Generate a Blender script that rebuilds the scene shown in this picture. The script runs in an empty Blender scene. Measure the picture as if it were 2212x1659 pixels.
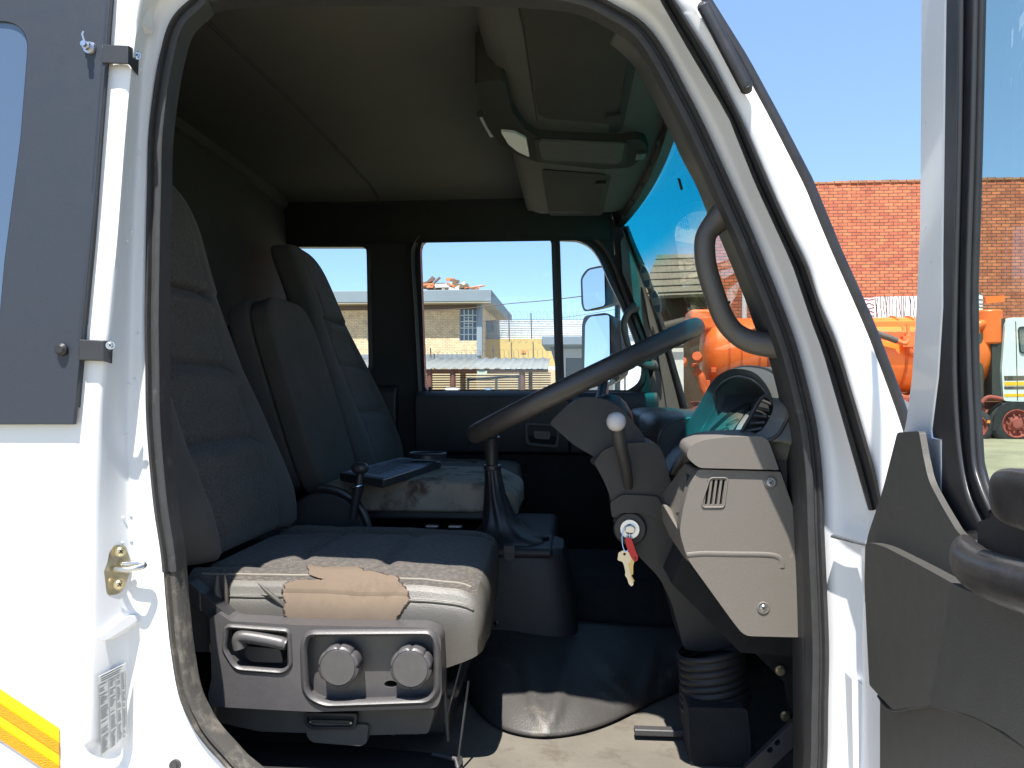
import bpy, bmesh, math, random
import numpy as np
from mathutils import Vector, Matrix, noise
from mathutils.geometry import tessellate_polygon
R = math.radians
SC = bpy.context.scene
# ---------------------------------------------------------------- camera, sky, sun
CAM = Vector((0, 0, 1.75)); YAW = R(4.5); PITCH = R(0.6); FOC = 1720.0
SUN_DIR = Vector((0.12, 1.0, -2.3)).normalized()      # the way the light travels
EXPOSURE = 1.38
cam_d = bpy.data.cameras.new('camera'); cam = bpy.data.objects.new('camera', cam_d)
SC.collection.objects.link(cam); SC.camera = cam
cam_d.sensor_width = 36; cam_d.lens = 36 * FOC / 2212; cam_d.clip_start = 0.02; cam_d.clip_end = 3000
FWD = Vector((-math.sin(YAW) * math.cos(PITCH), math.cos(YAW) * math.cos(PITCH), math.sin(PITCH)))
RGT = Vector((math.cos(YAW), math.sin(YAW), 0)); UPV = RGT.cross(FWD)
cam.matrix_world = Matrix(((RGT.x, UPV.x, -FWD.x, CAM.x), (RGT.y, UPV.y, -FWD.y, CAM.y), (RGT.z, UPV.z, -FWD.z, CAM.z), (0, 0, 0, 1)))
world = bpy.data.worlds.new('World'); SC.world = world; world.use_nodes = True
nt = world.node_tree; bg = nt.nodes['Background']
sky = nt.nodes.new('ShaderNodeTexSky'); sky.sky_type = 'NISHITA'; sky.sun_disc = False
sky.sun_elevation = math.asin(-SUN_DIR.z); sky.sun_rotation = math.atan2(-SUN_DIR.x, -SUN_DIR.y)
sky.altitude = 1600; sky.air_density = 0.85; sky.dust_density = 0.35; sky.ozone_density = 2.0
mixs = nt.nodes.new('ShaderNodeMix'); mixs.data_type = 'RGBA'; mixs.inputs[0].default_value = .55; mixs.inputs[7].default_value = (0.92, 1.55, 2.62, 1)
nt.links.new(sky.outputs[0], mixs.inputs[6]); nt.links.new(mixs.outputs[2], bg.inputs[0]); bg.inputs[1].default_value = 0.145
sl = bpy.data.lights.new('sun', 'SUN'); sl.energy = 4.6; sl.angle = R(0.5); sl.color = (1, 0.955, 0.89)
sun = bpy.data.objects.new('sun', sl); SC.collection.objects.link(sun)
sun.rotation_euler = SUN_DIR.to_track_quat('-Z', 'Y').to_euler(); sun.location = (-3, -6, 14)
SC.view_settings.view_transform = 'Standard'; SC.view_settings.look = 'None'
SC.view_settings.exposure = EXPOSURE; SC.view_settings.gamma = 1
SC.render.engine = 'CYCLES'
SC.cycles.use_denoising = True
SC.cycles.max_bounces = 10; SC.cycles.diffuse_bounces = 5; SC.cycles.transparent_max_bounces = 24
SC.cycles.caustics_reflective = False; SC.cycles.caustics_refractive = False
SC.cycles.sample_clamp_indirect = 6

# ---------------------------------------------------------------- maths: where a line of sight meets a real plane
def ray(px, py):
    return FWD + RGT * ((px - 1106) / FOC) + UPV * ((829.5 - py) / FOC)
def PY(px, py, Y): d = ray(px, py); return CAM + d * (Y / d.y)
def PZ(px, py, Z): d = ray(px, py); return CAM + d * ((Z - CAM.z) / d.z)
def PXX(px, py, X): d = ray(px, py); return CAM + d * (X / d.x)
def PP(px, py, p0, n): d = ray(px, py); return CAM + d * ((p0 - CAM).dot(n) / d.dot(n))
def proj(p):
    v = Vector(p) - CAM; w = v.dot(FWD)
    return 1106 + FOC * v.dot(RGT) / w, 829.5 - FOC * v.dot(UPV) / w
def interp(tab, t):
    if t <= tab[0][0]: return tab[0][1]
    for (a, va), (b, vb) in zip(tab, tab[1:]):
        if t <= b: return va + (vb - va) * (t - a) / (b - a)
    return tab[-1][1]
def smoothpath(pts, n=8, closed=False):
    pts = [Vector(p) for p in pts]; out = []; m = len(pts)
    rng = range(m) if closed else range(m - 1)
    for i in rng:
        if closed: p0, p1, p2, p3 = pts[i - 1], pts[i], pts[(i + 1) % m], pts[(i + 2) % m]
        else: p0, p1, p2, p3 = pts[max(i - 1, 0)], pts[i], pts[i + 1], pts[min(i + 2, m - 1)]
        for k in range(n):
            t = k / n
            out.append(0.5 * ((2 * p1) + (p2 - p0) * t + (2 * p0 - 5 * p1 + 4 * p2 - p3) * t * t + (3 * p1 - p0 - 3 * p2 + p3) * t ** 3))
    if not closed: out.append(pts[-1])
    return out
def resample(pts, n, closed=False):
    pts = [Vector(p) for p in pts]
    if closed: pts = pts + [pts[0]]
    L = [0]
    for a, b in zip(pts, pts[1:]): L.append(L[-1] + (b - a).length)
    out = []; j = 0
    for i in range(n):
        s = L[-1] * i / (n if closed else n - 1)
        while j < len(pts) - 2 and L[j + 1] < s: j += 1
        t = (s - L[j]) / max(1e-9, L[j + 1] - L[j]); out.append(pts[j].lerp(pts[j + 1], min(1, t)))
    return out
def rrect(x0, y0, x1, y1, r, n=6):
    out = []
    for cx, cy, a in ((x1 - r, y1 - r, 0), (x0 + r, y1 - r, 90), (x0 + r, y0 + r, 180), (x1 - r, y0 + r, 270)):
        for k in range(n + 1):
            t = R(a + 90 * k / n); out.append((cx + r * math.cos(t), cy + r * math.sin(t)))
    return out
def roundpoly(pts, r, n=5):
    """2D polygon with rounded corners; r number or list"""
    out = []; m = len(pts)
    for i in range(m):
        p = Vector(pts[i][:2]); a = Vector(pts[i - 1][:2]); b = Vector(pts[(i + 1) % m][:2]); rr = r[i] if isinstance(r, (list, tuple)) else r
        da = (a - p); db = (b - p); ra = min(rr, da.length * .45, db.length * .45)
        if ra < 1e-6: out.append((p.x, p.y)); continue
        A = p + da.normalized() * ra; B = p + db.normalized() * ra
        for k in range(n + 1):
            t = k / n; q = A * (1 - t) ** 2 + p * 2 * t * (1 - t) + B * t * t; out.append((q.x, q.y))
    return out
def inpoly(x, y, poly):
    c = False; j = len(poly) - 1
    for i in range(len(poly)):
        xi, yi = poly[i]; xj, yj = poly[j]
        if (yi > y) != (yj > y) and x < (xj - xi) * (y - yi) / (yj - yi) + xi: c = not c
        j = i
    return c

# ---------------------------------------------------------------- materials
def lin(r, g=None, b=None):
    if g is None: g = b = r
    return tuple(((c / 255) / 12.92 if c / 255 <= 0.04045 else ((c / 255 + 0.055) / 1.055) ** 2.4) for c in (r, g, b)) + (1,)
MATS = {}
def mat(name, col, rough=0.6, metal=0.0, bump=None, vary=None, coat=0, spec=0.5, dirt=None, sheen=0, pattern=None, weave=None, emit=None):
    if name in MATS: return MATS[name]
    m = bpy.data.materials.new(name); m.use_nodes = True; t = m.node_tree; N = t.nodes; L = t.links
    p = N['Principled BSDF']; col = tuple(col)[:3] + (1,)
    p.inputs['Base Color'].default_value = col; p.inputs['Roughness'].default_value = rough
    p.inputs['Metallic'].default_value = metal; p.inputs['Specular IOR Level'].default_value = spec
    p.inputs['Coat Weight'].default_value = coat; p.inputs['Coat Roughness'].default_value = 0.06
    if sheen: p.inputs['Sheen Weight'].default_value = sheen
    tc = N.new('ShaderNodeTexCoord'); out = None
    def noi(scale, det=4, ro=0.6):
        n = N.new('ShaderNodeTexNoise'); n.inputs['Scale'].default_value = scale; n.inputs['Detail'].default_value = det
        n.inputs['Roughness'].default_value = ro; L.new(tc.outputs['Object'], n.inputs['Vector']); return n
    def ramp(sock, a, b, ca, cb):
        r = N.new('ShaderNodeValToRGB'); r.color_ramp.elements[0].position = a; r.color_ramp.elements[1].position = b
        r.color_ramp.elements[0].color = ca; r.color_ramp.elements[1].color = cb; L.new(sock, r.inputs[0]); return r.outputs[0]
    def mix(fac, A, B, typ='MIX'):
        x = N.new('ShaderNodeMix'); x.data_type = 'RGBA'; x.blend_type = typ
        for s, v in ((0, fac), (6, A), (7, B)):
            if isinstance(v, (tuple, float, int)): x.inputs[s].default_value = v
            else: L.new(v, x.inputs[s])
        return x.outputs[2]
    cur = col
    if vary:
        sc, am = vary; n = noi(sc)
        g0 = tuple(max(0, c * (1 - am)) for c in col[:3]) + (1,); g1 = tuple(min(1, c * (1 + am)) for c in col[:3]) + (1,)
        cur = ramp(n.outputs[0], 0.3, 0.7, g0, g1)
    if pattern:
        w = N.new('ShaderNodeTexVoronoi'); w.inputs['Scale'].default_value = 1; mp = N.new('ShaderNodeMapping'); mp.inputs['Scale'].default_value = pattern[:3]; L.new(tc.outputs['Object'], mp.inputs[0]); L.new(mp.outputs[0], w.inputs[0])
        cur = mix(ramp(w.outputs[0], .25, .6, (0, 0, 0, 1), (pattern[3],) * 3 + (1,)), cur, tuple(c * .35 for c in col[:3]) + (1,))
    if dirt:
        dcol, sc, lo, hi = dirt; n = noi(sc, 6, 0.65); f = ramp(n.outputs[0], lo, hi, (0, 0, 0, 1), (1, 1, 1, 1))
        cur = mix(f, cur, tuple(dcol)[:3] + (1,))
    if not isinstance(cur, tuple): L.new(cur, p.inputs['Base Color'])
    if bump or weave:
        b = N.new('ShaderNodeBump'); h = None
        if bump:
            h = noi(bump[0], 3).outputs[0]; b.inputs['Strength'].default_value = bump[1]; b.inputs['Distance'].default_value = bump[2] if len(bump) > 2 else 0.002
        if weave:
            w = N.new('ShaderNodeTexVoronoi'); w.inputs['Scale'].default_value = 1
            mp = N.new('ShaderNodeMapping'); mp.inputs['Scale'].default_value = weave[:3]; L.new(tc.outputs['Object'], mp.inputs[0]); L.new(mp.outputs[0], w.inputs[0])
            h = w.outputs[0]; b.inputs['Strength'].default_value = weave[3]; b.inputs['Distance'].default_value = 0.003
        L.new(h, b.inputs['Height']); L.new(b.outputs[0], p.inputs['Normal'])
    if rough > 0.15:
        n = noi(35, 3); rr = N.new('ShaderNodeMapRange'); rr.inputs[3].default_value = max(0.02, rough - .07); rr.inputs[4].default_value = min(1, rough + .07)
        L.new(n.outputs[0], rr.inputs[0]); L.new(rr.outputs[0], p.inputs['Roughness'])
    MATS[name] = m; return m
def glass_mat(name, tint, refl=0.06, rough=0.0, band=None):
    if name in MATS: return MATS[name]
    m = bpy.data.materials.new(name); m.use_nodes = True; t = m.node_tree; N = t.nodes; L = t.links
    N.remove(N['Principled BSDF']); out = N['Material Output']
    tr = N.new('ShaderNodeBsdfTransparent'); gl = N.new('ShaderNodeBsdfGlossy'); mx = N.new('ShaderNodeMixShader')
    tr.inputs[0].default_value = tuple(tint) + (1,); gl.inputs['Roughness'].default_value = rough
    fr = N.new('ShaderNodeLayerWeight'); fr.inputs[0].default_value = 0.22
    mr = N.new('ShaderNodeMapRange'); mr.inputs[3].default_value = refl; mr.inputs[4].default_value = 0.85
    pw = N.new('ShaderNodeMath'); pw.operation = 'POWER'; pw.inputs[1].default_value = 2.5
    L.new(fr.outputs['Facing'], pw.inputs[0]); L.new(pw.outputs[0], mr.inputs[0])
    L.new(mr.outputs[0], mx.inputs[0]); L.new(tr.outputs[0], mx.inputs[1]); L.new(gl.outputs[0], mx.inputs[2]); L.new(mx.outputs[0], out.inputs[0])
    if band:
        z0, z1, bcol, yk = band; ge = N.new('ShaderNodeNewGeometry'); sp = N.new('ShaderNodeSeparateXYZ'); L.new(ge.outputs['Position'], sp.inputs[0])
        a = N.new('ShaderNodeMath'); a.operation = 'MULTIPLY_ADD'; a.inputs[1].default_value = yk; L.new(sp.outputs[1], a.inputs[0]); L.new(sp.outputs[2], a.inputs[2])
        q = N.new('ShaderNodeMapRange'); q.interpolation_type = 'SMOOTHSTEP'; q.inputs[1].default_value = z0; q.inputs[2].default_value = z1; L.new(a.outputs[0], q.inputs[0])
        x = N.new('ShaderNodeMix'); x.data_type = 'RGBA'; L.new(q.outputs[0], x.inputs[0]); x.inputs[6].default_value = tuple(tint) + (1,); x.inputs[7].default_value = tuple(bcol) + (1,)
        L.new(x.outputs[2], tr.inputs[0])
    MATS[name] = m; return m
def brick_mat(name, c1, c2, mortar, bw, bh, ms=0.012, axis='XZ', rough=0.9, warp=0.0, dark=(.5, .48, .5, 1)):
    m = bpy.data.materials.new(name); m.use_nodes = True; t = m.node_tree; N = t.nodes; L = t.links; p = N['Principled BSDF']
    p.inputs['Roughness'].default_value = rough
    ge = N.new('ShaderNodeNewGeometry'); sp = N.new('ShaderNodeSeparateXYZ'); L.new(ge.outputs['Position'], sp.inputs[0])
    cb = N.new('ShaderNodeCombineXYZ'); L.new(sp.outputs['XYZ'.index(axis[0])], cb.inputs[0]); L.new(sp.outputs[2], cb.inputs[1])
    vec = cb.outputs[0]
    if warp:
        nz = N.new('ShaderNodeTexNoise'); nz.inputs['Scale'].default_value = 2.5; L.new(vec, nz.inputs[0])
        vm = N.new('ShaderNodeVectorMath'); vm.operation = 'MULTIPLY_ADD'; L.new(nz.outputs[1], vm.inputs[0]); vm.inputs[1].default_value = (warp, warp, 0); L.new(vec, vm.inputs[2]); vec = vm.outputs[0]
    b = N.new('ShaderNodeTexBrick'); b.inputs['Scale'].default_value = 1; b.inputs['Brick Width'].default_value = bw; b.inputs['Row Height'].default_value = bh
    b.inputs['Mortar Size'].default_value = ms; b.inputs['Color1'].default_value = c1; b.inputs['Color2'].default_value = c2; b.inputs['Mortar'].default_value = mortar
    b.inputs['Bias'].default_value = -0.1; b.inputs['Mortar Smooth'].default_value = .2
    L.new(vec, b.inputs[0])
    n = N.new('ShaderNodeTexNoise'); n.inputs['Scale'].default_value = 3; n.inputs['Detail'].default_value = 8; n.inputs['Roughness'].default_value = .75; L.new(vec, n.inputs[0])
    r = N.new('ShaderNodeValToRGB'); r.color_ramp.elements[0].position = .3; r.color_ramp.elements[0].color = dark; r.color_ramp.elements[1].position = .62; r.color_ramp.elements[1].color = (1.15, 1.1, 1.0, 1); L.new(n.outputs[0], r.inputs[0])
    x = N.new('ShaderNodeMix'); x.data_type = 'RGBA'; x.blend_type = 'MULTIPLY'; x.inputs[0].default_value = .75; L.new(b.outputs[0], x.inputs[6]); L.new(r.outputs[0], x.inputs[7]); L.new(x.outputs[2], p.inputs['Base Color'])
    bu = N.new('ShaderNodeBump'); bu.inputs['Strength'].default_value = .6; bu.inputs['Distance'].default_value = .02; bu.invert = True; L.new(b.outputs[1], bu.inputs['Height']); L.new(bu.outputs[0], p.inputs['Normal'])
    MATS[name] = m; return m

WHITE = mat('white_paint', (.74, .75, .765), .3, coat=.35, bump=(90, .05, .0005), vary=(6, .015))
WHITE2 = mat('white_paint_jamb', (.71, .72, .74), .38, coat=.2, bump=(120, .08, .0006), dirt=((.5, .48, .45), 9, .66, .85))
PANEL = mat('charcoal_panel', lin(42, 47, 56), .5, bump=(700, .15, .0005), vary=(500, .12), dirt=((.16, .16, .16), 60, .72, .8))
RUB = mat('seal_rubber', lin(46, 46, 47), .62, bump=(300, .3, .0008), vary=(40, .2), dirt=((.12, .12, .115), 25, .62, .85))
RUBW = mat('worn_seal_fabric', lin(72, 69, 65), .85, weave=(700, 700, 900, .6), dirt=(lin(150, 142, 128), 30, .5, .85))
BLACK = mat('black_rubber', (.018, .018, .02), .42, bump=(200, .1, .0006), vary=(30, .3))
BPLAST = mat('black_plastic', (.028, .029, .031), .38, bump=(800, .25, .0004), vary=(10, .12))
TRIM = mat('taupe_plastic', lin(96, 91, 86), .5, bump=(900, .55, .0007), vary=(300, .06))
TRIMD = mat('grey_plastic', lin(60, 59, 59), .48, bump=(900, .5, .0006), vary=(200, .08))
TRIMB = mat('charcoal_plastic', lin(44, 44, 46), .55, bump=(900, .4, .0006), vary=(120, .1))
SEATP = mat('seat_cover_plastic', lin(74, 72, 73), .36, bump=(900, .45, .0006), vary=(60, .08), dirt=(lin(92, 87, 80), 14, .6, .9))
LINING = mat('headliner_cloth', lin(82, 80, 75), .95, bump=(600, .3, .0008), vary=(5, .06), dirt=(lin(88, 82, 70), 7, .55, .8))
LAMPD = mat('lamp_unit_plastic', lin(46, 45, 42), .85, spec=.15, vary=(9, .1))
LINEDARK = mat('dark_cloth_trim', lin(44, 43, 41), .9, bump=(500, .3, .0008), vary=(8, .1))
CONS = mat('console_plastic', lin(68, 67, 64), .8, bump=(700, .3, .0006), vary=(6, .06))
CONSC = mat('console_carpet', lin(46, 39, 34), .95, bump=(700, .5, .001), vary=(7, .15))
GROOVE = mat('shadow_gap', (.01, .01, .01), .8)
CARPET = mat('black_carpet', (.013, .013, .014), .95, bump=(500, .5, .001), vary=(20, .3))
FABRIC = mat('seat_cloth_panel', lin(86, 81, 76), .95, sheen=.1, pattern=(110, 120, 330, .5), weave=(110, 120, 330, .8), vary=(14, .14), dirt=(lin(78, 70, 62), 5, .56, .8))
VINYL = mat('seat_vinyl', lin(75, 72, 67), .46, bump=(420, .4, .0012), vary=(9, .09))
BFAB = mat('bolster_cloth', lin(78, 74, 70), .88, sheen=.1, bump=(500, .4, .001), vary=(10, .1))
PATCH = mat('worn_backing_cloth', lin(100, 87, 74), .95, bump=(500, .2, .001), vary=(16, .1), dirt=(lin(84, 70, 58), 18, .55, .8))
STITCH = mat('pale_thread', lin(128, 122, 112), .8)
DIRTYCUSH = mat('stained_grey_cloth', lin(150, 140, 126), .95, bump=(120, .35, .003), vary=(9, .12), dirt=(lin(84, 66, 54), 16, .50, .68))
STEEL = mat('steel', (.6, .6, .6), .28, metal=1, bump=(200, .1, .0004))
BRASS = mat('zinc_yellow', (.62, .55, .38), .35, metal=1, vary=(30, .2))
CHROME = mat('bright_chrome', (.8, .8, .82), .12, metal=1)
GREYKEY = mat('key_metal', (.62, .56, .46), .35, metal=.9)
RED = mat('red_plastic', (.72, .015, .025), .3)
FLOORM = mat('beige_floor_vinyl', lin(98, 93, 84), .85, bump=(160, .4, .002), vary=(7, .15), dirt=(lin(74, 66, 56), 16, .52, .75))
MATV = mat('black_floor_vinyl', lin(60, 58, 56), .5, bump=(260, .5, .0012), vary=(8, .15), dirt=(lin(120, 110, 96), 10, .58, .85))
GLASS = glass_mat('clear_glass', (.93, .97, .97), .03)
GLASSD = glass_mat('green_door_glass', (.80, .88, .84), .04)
WGLASS = glass_mat('windshield_glass', (.80, .81, .76), .045, band=(2.02, 2.12, (.13, .74, .80), -0.05))
MIRROR = mat('mirror_glass', (.88, .9, .92), .01, metal=1, spec=1)
MATS['mirror_glass'].node_tree.nodes['Principled BSDF'].inputs['Roughness'].default_value = .0

# ---------------------------------------------------------------- object building
def wloc(o):
    v = Vector((0, 0, 0))
    while o: v += o.location; o = o.parent
    return v
def link(o, parent):
    SC.collection.objects.link(o)
    if parent is not None: o.parent = parent
def meta(o, label=None, cat=None, group=None, kind=None):
    if label: o['label'] = label
    if cat: o['category'] = cat
    if group: o['group'] = group
    if kind: o['kind'] = kind
    return o
def thing(name, loc, label, cat, group=None):
    o = bpy.data.objects.new(name, None); o.empty_display_size = .1; o.location = loc; SC.collection.objects.link(o); return meta(o, label, cat, group)
def mk(name, verts, faces, mt, parent=None, smooth=True, angle=35, bevel=0, seg=2, subs=0, mi=None, label=None, solid=0, merge=False):
    vs = [Vector(v) for v in verts]
    lo = Vector([min(v[i] for v in vs) for i in range(3)]); hi = Vector([max(v[i] for v in vs) for i in range(3)]); c = (lo + hi) / 2
    me = bpy.data.meshes.new(name); me.from_pydata([tuple(v - c) for v in vs], [], [tuple(f) for f in faces]); 
    mts = mt if isinstance(mt, (list, tuple)) else [mt]
    for q in mts: me.materials.append(q)
    if mi is not None: me.polygons.foreach_set('material_index', mi)
    bm = bmesh.new(); bm.from_mesh(me)
    if merge: bmesh.ops.remove_doubles(bm, verts=bm.verts, dist=1e-5)
    bmesh.ops.recalc_face_normals(bm, faces=bm.faces); bm.to_mesh(me); bm.free()
    if smooth:
        me.polygons.foreach_set('use_smooth', [True] * len(me.polygons)); me.set_sharp_from_angle(angle=R(angle))
    o = bpy.data.objects.new(name, me); o.location = c - (wloc(parent) if parent else Vector((0, 0, 0))); link(o, parent)
    if solid: s = o.modifiers.new('solid', 'SOLIDIFY'); s.thickness = solid; s.offset = 0
    if bevel: b = o.modifiers.new('bevel', 'BEVEL'); b.width = bevel; b.segments = seg; b.limit_method = 'ANGLE'; b.angle_limit = R(40); b.harden_normals = False
    if bevel and smooth: w_n = o.modifiers.new('wn', 'WEIGHTED_NORMAL'); w_n.keep_sharp = True
    if subs: s = o.modifiers.new('subs', 'SUBSURF'); s.levels = s.render_levels = subs
    if label: o['label'] = label
    return o
class MB:
    """gathers several shapes into one mesh"""
    def __init__(s): s.v = []; s.f = []; s.m = []
    def add(s, v, f, m=0):
        k = len(s.v); s.v += [Vector(x) for x in v]; s.f += [tuple(i + k for i in q) for q in f]; s.m += [m] * len(f); return s
    def box(s, c, d, rot=None, m=0):
        c = Vector(c); d = Vector(d) / 2; vs = [Vector((x * d.x, y * d.y, z * d.z)) for x in (-1, 1) for y in (-1, 1) for z in (-1, 1)]
        if rot is not None: vs = [rot @ v for v in vs]
        return s.add([c + v for v in vs], [(0, 1, 3, 2), (4, 6, 7, 5), (0, 4, 5, 1), (2, 3, 7, 6), (0, 2, 6, 4), (1, 5, 7, 3)], m)
    def tube(s, path, r, n=10, closed=False, m=0, sq=1.0, ref=None):
        v, f = tube_data(path, r, n, closed, sq, ref); return s.add(v, f, m)
    def disc(s, c, ax, r, h, n=20, m=0, r2=None):
        c = Vector(c); ax = Vector(ax).normalized(); return s.tube([c, c + ax * h], [r, r if r2 is None else r2], n, m=m)
    def build(s, name, mt, parent=None, **k): return mk(name, s.v, s.f, mt, parent, mi=s.m if isinstance(mt, (list, tuple)) else None, **k)
def tube_data(path, r, n=10, closed=False, sq=1.0, ref=None):
    path = [Vector(p) for p in path]; m = len(path); rr = r if isinstance(r, (list, tuple)) else [r] * m; V = []; F = []
    up = None
    for i, p in enumerate(path):
        if closed: T = path[(i + 1) % m] - path[i - 1]
        else: T = path[min(i + 1, m - 1)] - path[max(i - 1, 0)]
        T.normalize()
        if ref is not None: a = Vector(ref); a = (a - T * a.dot(T)).normalized()
        else:
            if up is None: up = Vector((0, 0, 1)) if abs(T.z) < .9 else Vector((1, 0, 0))
            a = (up - T * up.dot(T)).normalized(); up = a
        b = T.cross(a)
        for k in range(n):
            t = 2 * math.pi * k / n; V.append(p + (a * math.cos(t) * sq + b * math.sin(t)) * rr[i])
    for i in range(m if closed else m - 1):
        j = (i + 1) % m
        for k in range(n): F.append((i * n + k, i * n + (k + 1) % n, j * n + (k + 1) % n, j * n + k))
    if not closed: F.append(tuple(range(n))[::-1]); F.append(tuple(range((m - 1) * n, m * n)))
    return V, F
def tube(name, path, r, mt, parent=None, n=12, closed=False, sq=1.0, ref=None, **k):
    v, f = tube_data(path, r, n, closed, sq, ref); return mk(name, v, f, mt, parent, angle=50, **k)
def sweep(name, path, prof, mt, parent=None, closed=False, ref=(0, 1, 0), **k):
    path = [Vector(p) for p in path]; m = len(path); n = len(prof); V = []; F = []
    for i, p in enumerate(path):
        T = (path[(i + 1) % m] - path[i - 1]) if closed else (path[min(i + 1, m - 1)] - path[max(i - 1, 0)]); T.normalize()
        a = Vector(ref); a = (a - T * a.dot(T)).normalized(); b = T.cross(a)
        for (u, w) in prof: V.append(p + b * u + a * w)
    for i in range(m if closed else m - 1):
        j = (i + 1) % m
        for q in range(n): F.append((i * n + q, i * n + (q + 1) % n, j * n + (q + 1) % n, j * n + q))
    if not closed: F.append(tuple(range(n))[::-1]); F.append(tuple(range((m - 1) * n, m * n)))
    return mk(name, V, F, mt, parent, **k)
def plate_data(loops, f0, f1):
    """loops: outer 2D loop then holes; f0/f1 map (u,v) to the two faces"""
    V = []; F = []; idx = []; flat = []
    for lp in loops: idx.append((len(flat), len(lp))); flat += list(lp)
    tris = tessellate_polygon([[Vector((p[0], p[1], 0)) for p in lp] for lp in loops]); n = len(flat)
    V = [Vector(f0(*p[:2])) for p in flat] + [Vector(f1(*p[:2])) for p in flat]
    for t in tris: F.append(tuple(t)); F.append(tuple(i + n for i in t[::-1]))
    for s, c in idx:
        for k in range(c): a = s + k; b = s + (k + 1) % c; F.append((a, b, b + n, a + n))
    return V, F
def plate(name, loops, f0, f1, mt, parent=None, **k):
    if not isinstance(loops[0][0], (tuple, list, Vector)): loops = [loops]
    v, f = plate_data(loops, f0, f1); k.setdefault('angle', 30); return mk(name, v, f, mt, parent, **k)
def yplate(name, loops, Y, th, mt, parent=None, **k):
    """outline read along sight lines at depth Y, cut straight across the truck (constant X, Z) with a real thickness"""
    d = Vector((0, th, 0)); return plate(name, loops, lambda u, v: PY(u, v, Y), lambda u, v: PY(u, v, Y) + d, mt, parent, **k)
def zplate(name, loops, Z, th, mt, parent=None, **k):
    d = Vector((0, 0, th)); return plate(name, loops, lambda u, v: PZ(u, v, Z), lambda u, v: PZ(u, v, Z) + d, mt, parent, **k)
def wplate(name, loops, Y, th, mt, parent=None, **k):
    """loops given in world x,z"""
    return plate(name, loops, lambda u, v: (u, Y, v), lambda u, v: (u, Y + th, v), mt, parent, **k)
def gridf(rows, closed=False):
    n = len(rows[0]); V = [p for r in rows for p in r]; F = []
    for i in range(len(rows) - 1):
        for j in range(n if closed else n - 1): k = (j + 1) % n; F.append((i * n + j, i * n + k, (i + 1) * n + k, (i + 1) * n + j))
    return V, F
def box(name, c, d, mt, parent=None, rot=None, **k):
    return MB().box(c, d, rot).build(name, mt, parent, **k)
def screw(name, c, ax, r, parent, mt=None):
    c = Vector(c); ax = Vector(ax).normalized(); b = MB()
    b.disc(c - ax * .0005, ax, r * 1.35, .0012, 18); b.disc(c + ax * .0007, ax, r, .0016, 18, r2=r * .7)
    a = ax.orthogonal().normalized(); e = ax.cross(a)
    for u in (a, e): b.box(c + ax * .0024, (0.001, 0.001, 0.001), m=1)
    M = Matrix((a, e, ax)).transposed()
    b.box(c + ax * .0022, (r * 1.1, r * .25, .0006), M, 1); b.box(c + ax * .0022, (r * .25, r * 1.1, .0005), M, 1)
    return b.build(name, [mt or STEEL, GROOVE], parent)
# ================================================================ THE TRUCK
truck = thing('truck', (0, 2.0, 0.0), 'white truck seen through its open driver door, with grey seats, steering wheel and taupe dash', 'truck')
# ---- near side body: rings of the door opening
def col(tab): return lambda y: interp(tab, y)
# left column read at several heights: crease A, edge B, foot C, jamb D, seal E
def leftring(y):
    A = interp([(0, 238), (915, 156), (1659, 128)], y); E = interp([(100, 352), (200, 334), (300, 323), (500, 318), (700, 315), (900, 318), (1000, 325), (1100, 335), (1200, 350), (1300, 358), (1400, 368), (1500, 385), (1560, 410), (1600, 435), (1640, 470)], y)
    B = interp([(0, 292), (100, 290), (233, 275), (533, 252), (900, 215), (1100, 204), (1659, 186)], y); C = interp([(0, 318), (100, 314), (233, 300), (533, 284), (900, 272), (1200, 284), (1400, 285), (1659, 262)], y)
    return A, B, C, (C + E) / 2 + 8, E
ST = []   # each station: [E, D, C, B, A] as (px, py, Y)
for y in (1640, 1600, 1560, 1500, 1400, 1300, 1200, 1100, 1000, 900, 800, 700, 600, 500, 400, 300, 200, 120):
    A, B, C, D, E = leftring(y); ST.append([(E, y, 1.125), (D, y, 1.121), (C, y, 1.116), (B, y, 1.060), (A, y, 1.055), (-700, y, 1.055)])
ST += [[(370, 50, 1.125), (350, 34, 1.121), (336, 14, 1.115), (312, -20, 1.06), (280, -60, 1.055), (-700, -250, 1.055)],
       [(412, 4, 1.13), (400, -20, 1.125), (388, -40, 1.11), (365, -80, 1.065), (330, -120, 1.057), (-500, -420, 1.055)],
       [(470, -28, 1.14), (465, -48, 1.135), (455, -70, 1.11), (450, -110, 1.05), (440, -150, 1.055), (0, -430, 1.055)],
       [(700, -38, 1.15), (700, -58, 1.145), (700, -80, 1.12), (700, -120, 1.04), (700, -170, 1.02), (600, -430, 1.03)],
       [(1000, -38, 1.15), (1000, -58, 1.145), (1000, -80, 1.12), (1000, -120, 1.04), (1000, -170, 1.02), (1000, -430, 1.03)],
       [(1180, -32, 1.15), (1200, -58, 1.145), (1220, -85, 1.12), (1230, -125, 1.05), (1240, -160, 1.03), (1250, -430, 1.03)],
       [(1272, -16, 1.15), (1305, -40, 1.14), (1330, -80, 1.11), (1345, -110, 1.06), (1390, -140, 1.05), (1420, -160, 1.06)]]
R0 = [(1339, 17), (1382, 43), (1415, 77), (1447, 127), (1479, 187), (1523, 273), (1584, 407), (1600, 443), (1627, 504), (1659, 582), (1690, 660), (1724, 756), (1757, 885), (1768, 943), (1777, 1030), (1781, 1147), (1786, 1264), (1791, 1404), (1789, 1520), (1786, 1659)]
WL = [(-60, 1393), (0, 1425), (117, 1492), (250, 1572), (400, 1632), (569, 1710), (702, 1755), (756, 1776), (1100, 1875), (1200, 1880), (1659, 1872)]
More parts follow.
